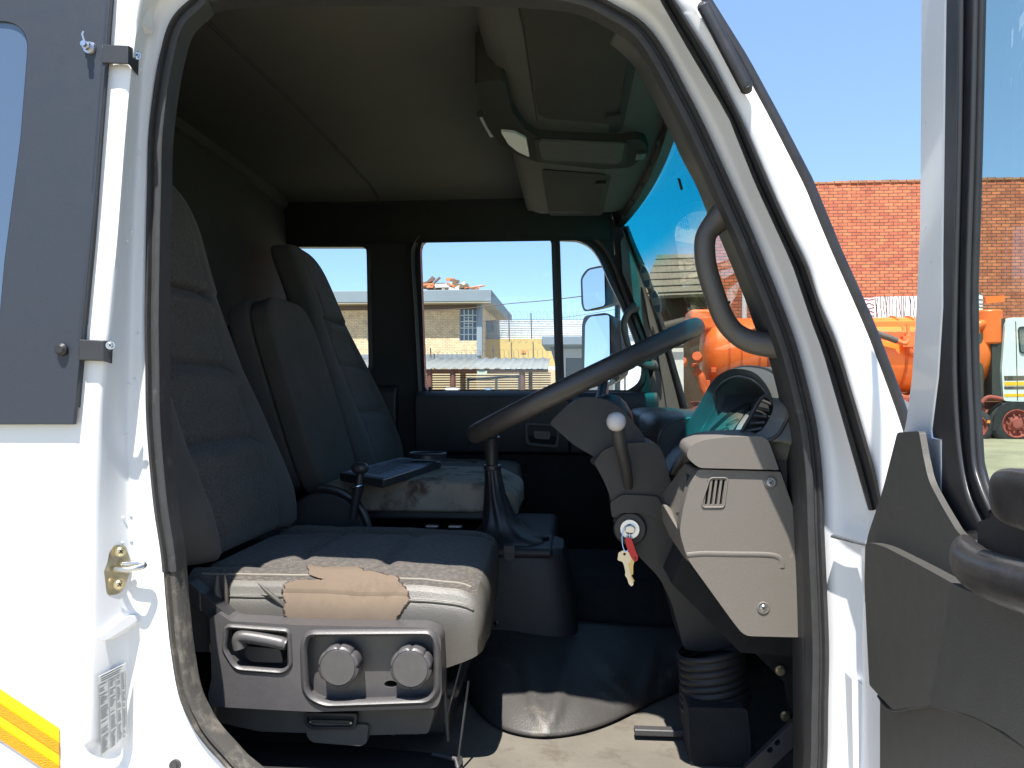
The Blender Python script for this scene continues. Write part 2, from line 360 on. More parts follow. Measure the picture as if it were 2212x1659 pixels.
WR = [(-60, 1420), (0, 1455), (133, 1539), (270, 1607), (478, 1697), (582, 1747), (676, 1778), (756, 1813), (905, 1858), (1014, 1890), (1100, 1907), (1200, 1915), (1659, 1905)]
GK = [(-60, 1487), (0, 1522), (133, 1605), (260, 1674), (393, 1743), (547, 1806), (705, 1877), (861, 1936), (916, 1955), (1100, 2012), (1300, 2050), (1659, 2075)]
for (x, y) in R0:
    yy = y - 10 if y < 100 else y
    a, b, g = interp(WL, yy), interp(WR, yy), interp(GK, yy); k = min(1, max(0, (y - 950) / 200))
    ST.append([(x, y, 1.15), (x + (a - x) * .45, yy, 1.135 - .01 * k), (a, yy, 1.09), (b, yy, 1.055), ((b + g) / 2, yy, 1.045), (g, yy, 1.06)])
ST += [[(1772, 1740, 1.15), (1800, 1760, 1.14), (1840, 1800, 1.1), (1880, 1840, 1.06), (2000, 1880, 1.05), (2080, 2000, 1.06)],
       [(1700, 1772, 1.15), (1700, 1800, 1.14), (1720, 1840, 1.1), (1740, 1880, 1.06), (1760, 1930, 1.05), (1800, 2500, 1.05)],
       [(1300, 1775, 1.15), (1300, 1800, 1.14), (1300, 1840, 1.1), (1300, 1880, 1.06), (1300, 1930, 1.05), (1300, 2500, 1.05)],
       [(800, 1762, 1.14), (780, 1790, 1.13), (770, 1830, 1.1), (760, 1870, 1.05), (740, 1930, 1.03), (600, 2500, 1.03)],
       [(600, 1735, 1.13), (560, 1770, 1.12), (500, 1820, 1.105), (440, 1880, 1.058), (400, 1940, 1.055), (-700, 2500, 1.055)],
       [(515, 1685, 1.125), (430, 1720, 1.12), (330, 1760, 1.115), (240, 1800, 1.06), (128, 1850, 1.055), (-700, 2200, 1.055)]]
NR = 6; rings = []
for k in range(NR): rings.append([PY(*s[k]) for s in ST])
M_ = 220
ringw = [smoothpath(r, 6, True) for r in rings]
# push intermediate rows for soft edges
rows = []
for a, b in zip(ringw, ringw[1:]):
    rows.append(a)
rows.append(ringw[-1])
cols = []
for i in range(len(ringw[0])):
    pr = [r[i] for r in ringw]; q = []
    for k in range(len(pr) - 1):
        n_ = 5 if k < len(pr) - 2 else 3
        for t in range(n_):
            f = t / n_; p0 = pr[max(0, k - 1)]; p3 = pr[min(len(pr) - 1, k + 2)]; p1, p2 = pr[k], pr[k + 1]
            if k == len(pr) - 2: q.append(p1.lerp(p2, f)); continue
            s = 0.55; m1 = (p2 - p0) * .5 * s; m2 = (p3 - p1) * .5 * s
            if k == len(pr) - 3: m2 = (p2 - p1) * .35
            q.append(p1 * (2 * f ** 3 - 3 * f * f + 1) + m1 * (f ** 3 - 2 * f * f + f) + p2 * (-2 * f ** 3 + 3 * f * f) + m2 * (f ** 3 - f * f))
    q.append(pr[-1]); cols.append(q)
V, F = gridf(cols + [cols[0]])
cab = mk('cab_body', V, F, WHITE2, truck, angle=60, merge=True)
# other outer skins of the cab (roof, rear, far side, front) close it against the sun
XR, XF, YN, YF = -1.12, .74, 1.10, 3.06
sk = MB()
sk.box(((-1.12 + .12) / 2, 2.07, 2.565), (1.26, 2.0, .03))             # roof
sk.box((-1.115, 2.07, 1.75), (.02, 1.98, 1.66))                          # rear
sk.box((-.86, 1.085, 2.42), (.5, .05, .3)); sk.box((-.9, 1.15, 1.7), (.44, .03, 1.7))
sk.box((-.3, 3.08, 2.50), (1.0, .03, .16)); sk.box((-.95, 1.06, 2.5), (.36, .04, .15)); sk.box((-.35, 1.06, 2.52), (1.0, .06, .1))
sk.box((-.2, 2.07, .92), (1.9, 1.98, .04))                                # underside
fpl = [(.49, 1.13), (.545, 1.16), (.60, 1.28), (.67, 1.5), (.72, 1.8), (.72, 2.35), (.68, 2.65), (.62, 2.87), (.57, 2.99), (.50, 3.04)]   # rounded front below the windshield
fpi = [(x - .02, y + (.012 if y < 2 else -.012)) for x, y in fpl][::-1]; fo = fpl + fpi; n_f = len(fo)
ff = [(i, (i + 1) % n_f, n_f + (i + 1) % n_f, n_f + i) for i in range(n_f)] + [(i, i + 1, n_f - 2 - i, n_f - 1 - i) for i in range(9)] + [(n_f + i, n_f + i + 1, 2 * n_f - 2 - i, 2 * n_f - 1 - i) for i in range(9)]
sk.add([Vector((x, y, .93)) for x, y in fo] + [Vector((x, y, 1.67)) for x, y in fo], ff)
sk.box((.2, 3.085, 1.3), (1.06, .03, .74)); sk.box((-.7, 3.085, 1.3), (.74, .03, .74))
sk.build('outer_skin', WHITE, truck, bevel=.004)
# ---- door seal, grey trim ring behind it
e0 = smoothpath([PY(*s[0]) for s in ST], 6, True)
def ringoff(path, d, dy=0):
    out = []; m = len(path)
    for i in range(m):
        T = (path[(i + 1) % m] - path[i - 1]).normalized(); n = Vector((T.z, 0, -T.x)); out.append(path[i] + n * d + Vector((0, dy, 0)))
    return out
cen = sum(e0, Vector()) / len(e0)
sgn = 1 if (ringoff(e0, .02)[0] - cen).length < (e0[0] - cen).length else -1
SEALW = .0125
prof = [(-SEALW, -.012), (-SEALW, .02), (SEALW, .02), (SEALW, -.004), (SEALW * .75, -.011), (SEALW * .35, -.013), (SEALW * .15, -.007), (-SEALW * .05, -.007), (-SEALW * .3, -.013), (-SEALW * .8, -.014)]
# split ring: worn fabric portion lower left
ring_c = ringoff(e0, sgn * (SEALW + .001))
pj = [proj(p) for p in ring_c]
iw = [i for i, (x, y) in enumerate(pj) if x < 760 and y > 1226]
lowset = set(iw)
order = list(range(len(ring_c)))
# find the break indices so that the pieces are contiguous
start = next(i for i in order if i in lowset and (i - 1) % len(order) not in lowset)
rot = order[start:] + order[:start]; n_low = 0
while rot[n_low] in lowset: n_low += 1
worn = [ring_c[i] for i in rot[:n_low]]; main = [ring_c[i] for i in rot[n_low - 1:]] + [ring_c[rot[0]]]
sweep('door_seal', main, prof, RUB, truck, angle=50)
sweep('worn_seal', [p + Vector((0, .003, 0)) for p in worn], [(u * .86, w) for u, w in prof], RUBW, truck, angle=50, label='worn fabric covered length of the door seal')
# inner plastic lip behind the seal (wide on the windshield side)
# windshield side: grey pillar trim strip between seal and glass
IT = [(1330, 60), (1380, 105), (1425, 180), (1471, 270), (1492, 317), (1526, 382), (1549, 437), (1573, 484), (1606, 562), (1640, 647), (1659, 702), (1686, 756), (1723, 912), (1729, 1030), (1731, 1108), (1738, 1250), (1742, 1381), (1745, 1560), (1745, 1720)]
OT = [(1385, 70), (1420, 120), (1448, 185), (1500, 270), (1524, 330), (1556, 400), (1580, 450), (1604, 505), (1638, 585), (1665, 660), (1682, 712), (1700, 756), (1742, 912), (1752, 1030), (1756, 1108), (1764, 1250), (1768, 1381), (1768, 1560), (1766, 1720)]
ra = smoothpath([PY(x, y, 1.185) for x, y in IT], 5); rb = smoothpath([PY((x + u) / 2, (y + v) / 2, 1.166) for (x, y), (u, v) in zip(IT, OT)], 5); rc = smoothpath([PY(x, y, 1.168) for x, y in OT], 5)
rd = [p + Vector((-.006, .05, 0)) for p in ra]
V, F = gridf([rd, ra, rb, rc]); pt = mk('pillar_trim', V, F, TRIMD, truck, angle=40, solid=.003)
for (x, y) in ((1704, 835), (1729, 948), (1748, 1108), (1755, 1264), (1758, 1340), (1760, 1470)): MB().disc(PY(x + 6, y, 1.1625), (0, 1, 0), .0022, .003, 12).build('clip_hole', GROOVE, pt)
# weatherstrip on the outer pillar
wl = [PY(interp(WL, y), y, 1.088) for y in range(-60, 1101, 40)]; wr = [PY(interp(WR, y), y, 1.054) for y in range(-60, 1101, 40)]
cw = [(a + b) / 2 for a, b in zip(wl, wr)]
rowsw = []
for a, b in zip(wl, wr):
    d = b - a; n = Vector((-.3, -.95, 0)); pr = []
    for t, h in ((0, -.006), (0, .007), (.12, .012), (.3, .012), (.4, .006), (.5, .005), (.58, .011), (.8, .012), (1, .007), (1, -.006)): pr.append(a + d * t + n * h)
    rowsw.append(pr)
V, F = gridf(rowsw, True); F += [tuple(range(10)), tuple(range(len(V) - 10, len(V)))]
mk('weatherstrip', V, F, BLACK, truck, angle=40)
# windshield gasket along the pillar
gk = [PY(interp(GK, y), y, 1.062) for y in range(-60, 960, 30)]
tube('windshield_gasket', gk, .0085, BLACK, truck, n=10)
# black vent strip with two screws on the outer pillar
va, vb = PY(1517, 18, 1.043), PY(1611, 196, 1.040)
dv = (vb - va); vs = MB(); vs.tube([va - Vector((0, .003, 0)), va + dv * .02 - Vector((0, .008, 0)), va + dv * .98 - Vector((0, .008, 0)), vb - Vector((0, .003, 0))], [.0075, .0085, .0085, .0075], 12)
vent = vs.build('vent_strip', BLACK, truck, bevel=0)
tube('vent_ridge', [va + dv * .1 + Vector((-.002, -.0125, 0)), va + dv * .9 + Vector((-.002, -.0125, 0))], .0025, BPLAST, vent)
for k in (.035, .965): screw('screw', va + dv * k + Vector((.0, -.0135, 0)), (0, -1, 0), .0034, vent)

# ---- left: charcoal side panel with window, standing off the body on brackets
p0 = Vector(PY(160, 800, .97)); pn = Vector((0, -1, 0))
out = [(-620, -420), (262, -420), (238, 0), (205, 420), (159, 917), (-620, 917)]
win = roundpoly([(-560, 45), (64, 45), (44, 300), (10, 560), (-8, 760), (-560, 760)], [30, 70, 0, 0, 20, 20], 10)
sp = yplate('side_panel', [out, win], 1.043, .007, PANEL, truck, bevel=.001)
yplate('window_pane', win, 1.047, .003, mat('dark_tinted_window', lin(70, 86, 108), .04, spec=.9, coat=.6), sp)
sweep('panel_trim', [PY(260, -420, 1.047), PY(236, 0, 1.047), PY(203, 420, 1.047), PY(163, 880, 1.047)], [(-.002, -.004), (.002, -.004), (.002, .012), (-.002, .012)], BPLAST, sp)
# slot of the old window behind the panel edge
tube('window_rubber', smoothpath([PY(210, 350, 1.054), PY(206, 400, 1.053), PY(197, 520, 1.053), PY(180, 700, 1.053)], 6), .006, BLACK, truck)
def bracket(x0, x1, x2, y0, y1, yd, Ya, Yb):
    th = .003; f = MB()
    a0, a1 = PY(x0, y0, Ya), PY(x0, y1, Ya); b0, b1 = PY(x1, y0 + 2, Ya + .004), PY(x1, y1 + 2, Ya + .004); c0, c1 = PY(x2, y0 + yd * .5, Yb), PY(x2 - 2, y1 + yd, Yb)
    V = []
    for p in (a0, a1, b0, b1, c0, c1): V.append(p)
    off = Vector((-.001, .004, 0)); V += [p + off for p in V]
    return V, [(0, 1, 3, 2), (2, 3, 5, 4), (6, 8, 9, 7), (8, 10, 11, 9), (0, 2, 8, 6), (2, 4, 10, 8), (1, 7, 9, 3), (3, 9, 11, 5), (4, 5, 11, 10), (0, 6, 7, 1)]
for (x0, x1, x2, y0, y1, yd, Ya, Yb, sx, sy) in ((220, 277, 299, 96, 135, 28, 1.041, 1.076, 295, 120), (170, 222, 243, 733, 778, 8, 1.041, 1.054, 238, 746)):
    v, f = bracket(x0, x1, x2, y0, y1, yd, Ya, Yb); br = mk('mounting_bracket', v, f, BPLAST, truck, angle=20, bevel=.0015)
    screw('screw', PY(sx, sy, Yb - .006), (.5, -.85, 0), .0042, br)
b = MB(); c = PY(194, 104, 1.042); b.disc(c, (0, -1, 0), .009, .003, 20, r2=.008); b.disc(c + Vector((0, -.003, 0)), (0, -1, 0), .0058, .007, 6); b.disc(c + Vector((0, -.01, 0)), (0, -1, 0), .0038, .006, 16)
b.tube([c + Vector((-.003, -.006, .004)), c + Vector((-.006, -.008, .016)), c + Vector((-.004, -.008, .020))], .0013, 6)
b.build('panel_bolt', STEEL, sp)
b = MB(); c = PY(135, 755, 1.042); b.disc(c, (0, -1, 0), .0085, .004, 22, r2=.0085); b.disc(c + Vector((0, -.004, 0)), (0, -1, 0), .0085, .004, 22, r2=.005); b.build('panel_bolt', BLACK, sp)
# outer skin crease line on the lower left and orange reflective tape
def oskin(x, y): return PY(x, y, 1.0185)
YEL = mat('reflective_yellow', (.95, .47, .005), .35, bump=(900, .3, .0004), vary=(260, .1)); ORG = mat('reflective_orange', (.86, .28, .003), .4, weave=(500, 500, 900, .5), vary=(400, .12))
t0 = lambda x: 1488 + (x) * .664; 
tp = plate('reflective_tape', [(-300, t0(-300)), (128, t0(128)), (128, 1680), (-300, 1680 - 428 * .664)], lambda u, v: PY(u, v, 1.0525), lambda u, v: PY(u, v, 1.0545), YEL, truck)
for dy0, dy1 in ((32, 56), (82, 110)): plate('tape_band', [(-300, t0(-300) + dy0), (127.4, t0(127.4) + dy0), (127.4, t0(127.4) + dy1), (-300, t0(-300) + dy1)], lambda u, v: PY(u, v, 1.0512), lambda u, v: PY(u, v, 1.0522), ORG, tp)
# striker
def jY(x, y):
    A, B, C, D, E = leftring(y); return interp([(A, 1.055), (B, 1.060), (C, 1.116), (E, 1.125)], x)
stp = smoothpath([PY(x, y, jY(x, y) - .0015) for x, y in ((258, 1177), (272, 1186), (281, 1206), (283, 1226), (276, 1250), (262, 1278), (245, 1284), (237, 1270), (232, 1250), (229, 1232), (236, 1214), (242, 1192))], 4, True)
st = mk('door_striker', [p for p in stp] + [p + Vector((-.003, -.006, 0)) for p in stp], [tuple(range(len(stp)))[::-1], tuple(range(len(stp), 2 * len(stp)))] + [(i, (i + 1) % len(stp), len(stp) + (i + 1) % len(stp), len(stp) + i) for i in range(len(stp))], BRASS, truck, bevel=.0015)
a, b_ = PY(250, 1230, jY(250, 1230) - .006), PY(266, 1219, jY(266, 1219) - .006)
tube('striker_loop', smoothpath([a, a + Vector((.022, -.004, .001)), (a + b_) / 2 + Vector((.034, .004, .001)), b_ + Vector((.024, 0, .002)), b_], 6), .0042, STEEL, st)
for x, y in ((261, 1191), (258, 1262)): screw('screw', PY(x, y, jY(x, y) - .009), (.7, -.7, 0), .006, st, BRASS)
# grommet bottom left and stamped dimples
b = MB(); c = PY(380, 1652, 1.112); b.disc(c, (0, -1, 0), .0085, .004, 24); b.disc(c + Vector((0, -.0041, 0)), (0, -1, 0), .004, .002, 16); b.build('grommet', TRIMD, truck)
for x, y in ((266, 1118), (282, 1112), (265, 1172), (283, 1168), (263, 1220), (290, 820), (278, 830), (296, 720), (271, 940), (286, 500), (274, 520), (300, 330), (303, 150)):
    MB().disc(PY(x, y, jY(x, y) - .001), (.5, -.8, 0), .0022, .0012, 12, r2=.001).build('spot_weld', WHITE2, truck)
# hollow pocket below the striker, data sticker
pk = smoothpath([PY(x, y, jY(x, y) - .010) for x, y in ((208, 1378), (230, 1366), (262, 1338), (285, 1330), (290, 1345), (270, 1358), (240, 1378), (215, 1386))], 4, True)
mk('pressed_ledge', pk + [p + Vector((0, .02, -.004)) for p in pk], [tuple(range(len(pk)))[::-1], tuple(range(len(pk), 2 * len(pk)))] + [(i, (i + 1) % len(pk), len(pk) + (i + 1) % len(pk), len(pk) + i) for i in range(len(pk))], WHITE2, truck, bevel=.003)
STK = mat('sticker_paper', lin(196, 198, 196), .5); INK = mat('sticker_ink', lin(95, 98, 102), .6)
q = [(212, 1462), (271, 1433), (276, 1588), (218, 1637)]
def stk(s, t, d):  # s across, t down
    c4 = [PY(x, y, jY(x, y) - .0085) for x, y in q]
    return c4[0].lerp(c4[1], s).lerp(c4[3].lerp(c4[2], s), t) + Vector((.3, -.95, 0)) * d
sticker = plate('data_sticker', [(0, 0), (1, 0), (1, 1), (0, 1)], lambda u, v: stk(u, v, 0), lambda u, v: stk(u, v, -.002), STK, truck)
ik = MB(); random.seed(5)
def inkq(s0, t0_, s1, t1):
    ik.add([stk(s0, t0_, .0005), stk(s1, t0_, .0005), stk(s1, t1, .0005), stk(s0, t1, .0005)], [(0, 1, 2, 3)])
for i in range(34):
    t = .10 + i * .0262; inkq(.02, t, .98, t + .0022)
    for s0, s1 in ((.05, .33), (.4, .6), (.66, .8), (.86, .96)):
        if random.random() < .82: inkq(s0, t + .008, s0 + (s1 - s0) * random.uniform(.5, 1), t + .018)
for s in (0.01, .36, .62, .83, .98): inkq(s, .1, s + .012, .985)
for t in (.01, .04, .065): inkq(.1, t, .9 - t * 2, t + .012)
ik.build('sticker_print', INK, sticker, smooth=False)

# ---- interior shell
def xsheet(name, yz, x0, x1, mt, th=.01, nx=2, parent=truck, **k):
    rows = [[Vector((x0 + (x1 - x0) * i / (nx - 1), y, z)) for y, z in yz] for i in range(nx)]
    V, F = gridf(rows); return mk(name, V, F, mt, parent, solid=th, **k)
yz = [(p.x, p.y) for p in smoothpath([(1.165, 2.34, 0), (1.19, 2.40, 0), (1.27, 2.45, 0), (1.45, 2.475, 0), (2.05, 2.49, 0), (2.65, 2.48, 0), (2.80, 2.47, 0), (2.86, 2.455, 0)], 8)]
rl = xsheet('roof_lining', yz, -1.10, .12, LINING)
def rib(x, w, d, mt):
    return sweep('lining_seam', [(x, y, z - .006) for y, z in yz], [(-w, 0), (-w * .4, -d), (w * .4, -d), (w, 0)], mt, rl, ref=(0, 0, 1))
rib(-.712, .006, .004, LINEDARK); 
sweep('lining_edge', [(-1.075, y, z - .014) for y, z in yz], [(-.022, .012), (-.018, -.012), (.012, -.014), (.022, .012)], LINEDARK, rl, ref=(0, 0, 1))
# header over far side with rounded rear corner
hz = [(2.855, 2.458), (2.885, 2.45), (2.91, 2.43), (2.925, 2.395), (2.93, 2.35), (2.94, 2.31)]
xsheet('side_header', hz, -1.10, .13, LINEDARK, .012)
# rear wall
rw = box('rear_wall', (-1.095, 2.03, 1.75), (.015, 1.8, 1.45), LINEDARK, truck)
# speaker vent in the upper rear corner
sv = yplate('speaker_cover', roundpoly([(478, 445), (545, 385), (600, 395), (560, 455), (500, 470)], 10), 2.86, .05, TRIMB, truck, bevel=.004)
yplate('speaker_grille', roundpoly([(495, 442), (548, 397), (580, 405), (546, 448)], 6), 2.855, .004, LINEDARK, sv)
# far side wall, pillar, windows
YW = 2.955
def W(lst, Y=YW): return [(PY(x, y, Y).x, PY(x, y, Y).z) for x, y in lst]
win1 = roundpoly([(916, 846), (904, 512), (1194, 514), (1204, 846)], [6, 34, 6, 3], 8)
win2 = [(1216, 846), (1206, 515)] + [(p.x, p.y) for p in smoothpath([(1248, 517, 0), (1275, 530, 0), (1297, 558, 0), (1318, 606, 0), (1345, 662, 0), (1372, 730, 0), (1389, 785, 0), (1384, 825, 0), (1358, 846, 0)], 4)]
win3 = roundpoly([(600, 808), (600, 531), (796, 531), (801, 808)], [20, 20, 14, 22], 7)
fw = [(-1.10, 1.0), (.66, 1.0), (.66, 1.62)] + [tuple(p) for p in W([(1482, 884), (1345, 474)])] + [(.17, 2.42), (-1.10, 2.42)]
FARW = mat('far_wall_trim', lin(44, 43, 42), .8, bump=(600, .3, .0006), vary=(7, .1))
far = wplate('far_side_wall', [fw, W(win1), W(win2), W(win3)], YW, .05, FARW, truck, bevel=.006, seg=3)
for nm, w_, mt_ in (('window_rubber', win1, BLACK), ('window_rubber', win2, BLACK), ('window_rubber', win3, BLACK)):
    pth = [Vector((a, YW - .001, b)) for a, b in W(w_)]
    sweep(nm, resample(pth, 90, True), [(-.006, -.008), (.010, -.006), (.012, .03), (-.006, .03)], mt_, far, closed=True)
# door frame edge with worn bright line left of the far window
fe = smoothpath([PY(x, y, YW - .012) for x, y in ((918, 1010), (914, 900), (908, 848), (900, 700), (892, 560), (896, 530), (912, 508), (940, 500), (1000, 498), (1180, 500), (1250, 502), (1290, 520), (1320, 560), (1352, 640), (1385, 720), (1408, 780))], 5)
sweep('door_frame_edge', fe, [(-.008, -.006), (.004, -.010), (.007, .012), (-.008, .012)], BPLAST, far)
tube('bright_edge', smoothpath([PY(x, y, YW - .026) for x, y in ((911, 900), (905, 848), (897, 700), (889, 560), (892, 532), (906, 510), (922, 503))], 5), .0018, TRIM, far, n=6)
for nm, w_ in (('side_window', win1), ('quarter_light', win2), ('rear_side_window', win3)):
    wplate(nm, W([(906, 505), (1212, 505), (1212, 850), (906, 850)] if w_ is win1 else w_), YW + .02, .004, GLASS, truck)
# window lock button
b = MB(); b.tube([PY(930, 851, 2.93), PY(929, 836, 2.93)], .0065, 12); b.build('lock_button', BLACK, truck, bevel=.001)
# far door trim: sill, upper band, handle recess, armrest, lower panel
ft = []
for (x, y0, y1, Yd) in ((0, 0, 0, 0),): pass
def fyz(name, yz, x0, x1, mt, parent, **k):
    V = [Vector((x, y, z)) for x in (x0, x1) for y, z in yz]; n = len(yz)
    F = [tuple(range(n))[::-1], tuple(range(n, 2 * n))] + [(i, (i + 1) % n, n + (i + 1) % n, n + i) for i in range(n)]
    return mk(name, V, F, mt, parent, **k)
fdoor = fyz('far_door_trim', [(2.95, 1.755), (2.90, 1.750), (2.885, 1.738), (2.878, 1.71), (2.885, 1.60), (2.90, 1.53), (2.95, 1.53)], -.585, -.02, TRIMB, truck, bevel=.006, seg=3)
fyz('trim_band', [(2.95, 1.754), (2.90, 1.749), (2.887, 1.737), (2.880, 1.71), (2.887, 1.60), (2.90, 1.53), (2.95, 1.53)], -.017, .30, TRIMB, fdoor, bevel=.006, seg=3)
fyz('lower_panel', [(2.95, 1.526), (2.93, 1.52), (2.925, 1.05), (2.95, 1.05)], -.585, .60, CARPET, fdoor, bevel=.005)
b = MB()
rr_ = roundpoly([(1139, 918), (1204, 922), (1200, 962), (1142, 956)], 8)
hr = yplate('handle_recess', [roundpoly([(1133, 912), (1211, 917), (1206, 968), (1136, 961)], 9), rr_], 2.868, .03, TRIMD, fdoor, bevel=.002)
yplate('handle_back', rr_, 2.887, .004, GROOVE, hr); yplate('door_handle', roundpoly([(1152, 930), (1190, 932), (1188, 950), (1154, 948)], 6), 2.872, .01, BPLAST, fdoor, bevel=.002)
fyz('pillar_bin', [(2.95, 1.78), (2.915, 1.77), (2.90, 1.74), (2.90, 1.3), (2.95, 1.3)], -.78, -.66, BPLAST, truck, bevel=.006)

# ---- windshield and far pillar cover
def scr(u, v):
    Y = 1.09 + u * 1.855; bul = 1 - (2 * u - 1) ** 2
    b0 = Vector((.415, Y, 1.68)); t0_ = Vector((.160, Y, 2.405)); p = b0.lerp(t0_, v); p.x += bul * .066 - .03 * (1 - u) ** 6; return p
rows_ = [[scr(i / 30, j / 16) for j in range(17)] for i in range(31)]
V, F = gridf(rows_); ws = mk('windshield', V, F, WGLASS, truck, solid=.006)
hd = [scr(i / 30, .955) + Vector((-.012, 0, 0)) for i in range(31)]
sweep('windshield_header', hd, [(-.05, -.012), (.012, -.012), (.02, .01), (-.05, .03)], BPLAST, truck, ref=(1, 0, 0.3))
tube('glass_edge', [scr(i / 30, .985) + Vector((-.01, 0, 0)) for i in range(31)], .012, BLACK, truck)
# far pillar: black gasket beside the glass, padded cover facing the driver
fp = [(1352, 490), (1370, 535), (1398, 600), (1423, 680), (1446, 760), (1467, 835), (1482, 886)]
gp = smoothpath([PY(x - 1, y, 2.925) for x, y in fp], 5)
tube('pillar_gasket', gp, .0115, BLACK, truck)
pcv = [(1340, 520), (1352, 505), (1376, 560), (1400, 640), (1425, 720), (1448, 800), (1470, 890), (1392, 890), (1404, 850), (1412, 800), (1398, 730), (1370, 650), (1345, 590)]
PCV = mat('pillar_cover_vinyl', lin(104, 102, 97), .75, bump=(500, .5, .0008), vary=(8, .06))
pc = yplate('pillar_cover', roundpoly(pcv, 4), 2.93, .03, PCV, truck, bevel=.006, seg=3)
tube('cover_seam', smoothpath([PY(x, y, 2.928) for x, y in ((1385, 620), (1400, 690), (1418, 760), (1432, 830), (1440, 885))], 5), .002, TRIMB, pc, n=6)
# far grab handle in front of the quarter light
Yg = 2.86
gh = smoothpath([PY(x, y, Y_) for x, y, Y_ in ((1371, 664, 2.90), (1358, 674, Yg), (1347, 700, Yg), (1352, 730, Yg), (1364, 765, Yg), (1385, 786, Yg), (1414, 790, 2.90))], 6)
tube('grab_handle', gh, [.012 + .008 * (abs(i / (len(gh) - 1) - .5) * 2) ** 6 for i in range(len(gh))], mat('handle_grey_green', lin(84, 90, 86), .5, bump=(500, .3, .0005)), truck, n=14)
for x, y in ((1371, 664), (1413, 789)): MB().disc(PY(x, y, 2.885), (0, -1, 0), .007, .006, 16).build('handle_screw_hole', GROOVE, truck)
# stickers on the glass, small black patch
def onscr(px, py, off=.006):
    # march along the sight line to the windshield surface
    best = None
    d = ray(px, py)
    lo, hi = 1.3 / d.y, 2.96 / d.y
    def f(s):
        p = CAM + d * s; u = (p.y - 1.09) / 1.855; v = (p.z - 1.68) / .725; return p.x - scr(u, v).x
    for _ in range(50):
        m_ = (lo + hi) / 2
        if f(lo) * f(m_) <= 0: hi = m_
        else: lo = m_
    p = CAM + d * (lo + hi) / 2; return p - Vector((off, 0, 0))
DISC = mat('licence_disc_paper', lin(150, 168, 176), .6); DBLU = mat('licence_disc_blue', lin(35, 100, 150), .6)
for cx, cy, rx, ry, tl in ((1398, 598, 9, 27, -14), (1421, 652, 9, 27, -12)):
    def ell(rx_, ry_, a0=0, a1=360, n=28): 
        o = []
        for k in range(n): 
            a = R(a0 + (a1 - a0) * k / (n - 1 if a1 - a0 < 360 else n)); x = rx_ * math.cos(a); y = ry_ * math.sin(a); t = R(tl); o.append((cx + x * math.cos(t) - y * math.sin(t), cy + x * math.sin(t) + y * math.cos(t)))
        return o
    ds = plate('licence_disc', ell(rx, ry), lambda u, v: onscr(u, v, .007), lambda u, v: onscr(u, v, .005), DISC, truck)
    plate('disc_print', ell(rx * .8, ry * .85, 20, 160, 14), lambda u, v: onscr(u, v, .009), lambda u, v: onscr(u, v, .0075), DBLU, ds)
    plate('disc_print', ell(rx * .72, ry * .8, 205, 335, 14), lambda u, v: onscr(u, v, .009), lambda u, v: onscr(u, v, .0075), DBLU, ds)
plate('glass_patch', [(1470, 384), (1474, 386), (1480, 408), (1477, 411)], lambda u, v: onscr(u, v, .008), lambda u, v: onscr(u, v, .005), GROOVE, truck)

# ---- near grab handle on the windshield pillar
gp_ = [(1572, 452, 1.20), (1548, 478, 1.205), (1527, 505, 1.205), (1522, 535, 1.205), (1527, 580, 1.205), (1545, 640, 1.205), (1565, 690, 1.205), (1592, 722, 1.205), (1630, 740, 1.2), (1690, 748, 1.19)]
gh = smoothpath([PY(*p) for p in gp_], 7)
n_ = len(gh)
tube('grab_handle', gh, [.0155 + (.006 if i < n_ * .2 else 0) * (1 - i / (n_ * .2)) + .004 * max(0, (i / n_ - .75) * 4) for i in range(n_)], mat('handle_taupe', lin(80, 76, 72), .45, bump=(700, .35, .0006)), truck, n=18, sq=1.0)
MB().disc(PY(1575, 645 + 8, 1.1935), (0, 1, 0), .0022, .003, 12).build('handle_screw', GROOVE, truck)
# ---- overhead console
ZC = 2.378
def cfront(Y):
    u = (Y - 1.09) / 1.855; return scr(u, .93).x - .02
rows_ = []
for i in range(33):
    Y = 1.17 + (2.87 - 1.17) * i / 32; e = min(1, (2.87 - Y) / .07, (Y - 1.13) / .07) ** .5; xf = cfront(Y); zb = ZC + (1 - e) * .07
    rr = [(-.150, 2.485), (-.165, 2.465), (-.172, 2.44), (-.168, 2.41), (-.150, zb + .010), (-.12, zb), (-.05, zb - .002), (.02, zb - .002), (xf - .08, zb), (xf - .03, zb + .002), (xf, zb + .01), (xf + .015, zb + .05)]
    rows_.append([Vector((x, Y, z)) for x, z in rr])
V, F = gridf(rows_); con = mk('overhead_console', V, F, CONS, truck, angle=60, solid=.006)
def lid(pts, rad, lx, ly):
    o = roundpoly(pts, rad, 6); g = zplate('lid_gap', o, ZC - .004, .003, GROOVE, con)
    cx = sum(p[0] for p in pts) / len(pts); cy = sum(p[1] for p in pts) / len(pts)
    inn = [(cx - 5 + (x - cx) * .90, cy - 4 + (y - cy) * .90) for x, y in o]
    l = zplate('console_lid', inn, ZC - .008, .006, CONSC, con, bevel=.0025, seg=2)
    c = PZ(lx, ly, ZC - .011); box('lid_latch', c, (.03, .035, .008), GROOVE, l, bevel=.002)
lid([(1100, -60), (1402, -20), (1384, 95), (1343, 289), (1178, 275), (1159, 262), (1128, 60)], [8, 8, 6, 22, 20, 4, 4], 1325, 252)
lid([(1169, 366), (1321, 378), (1300, 466), (1186, 466)], 7, 1298, 397)
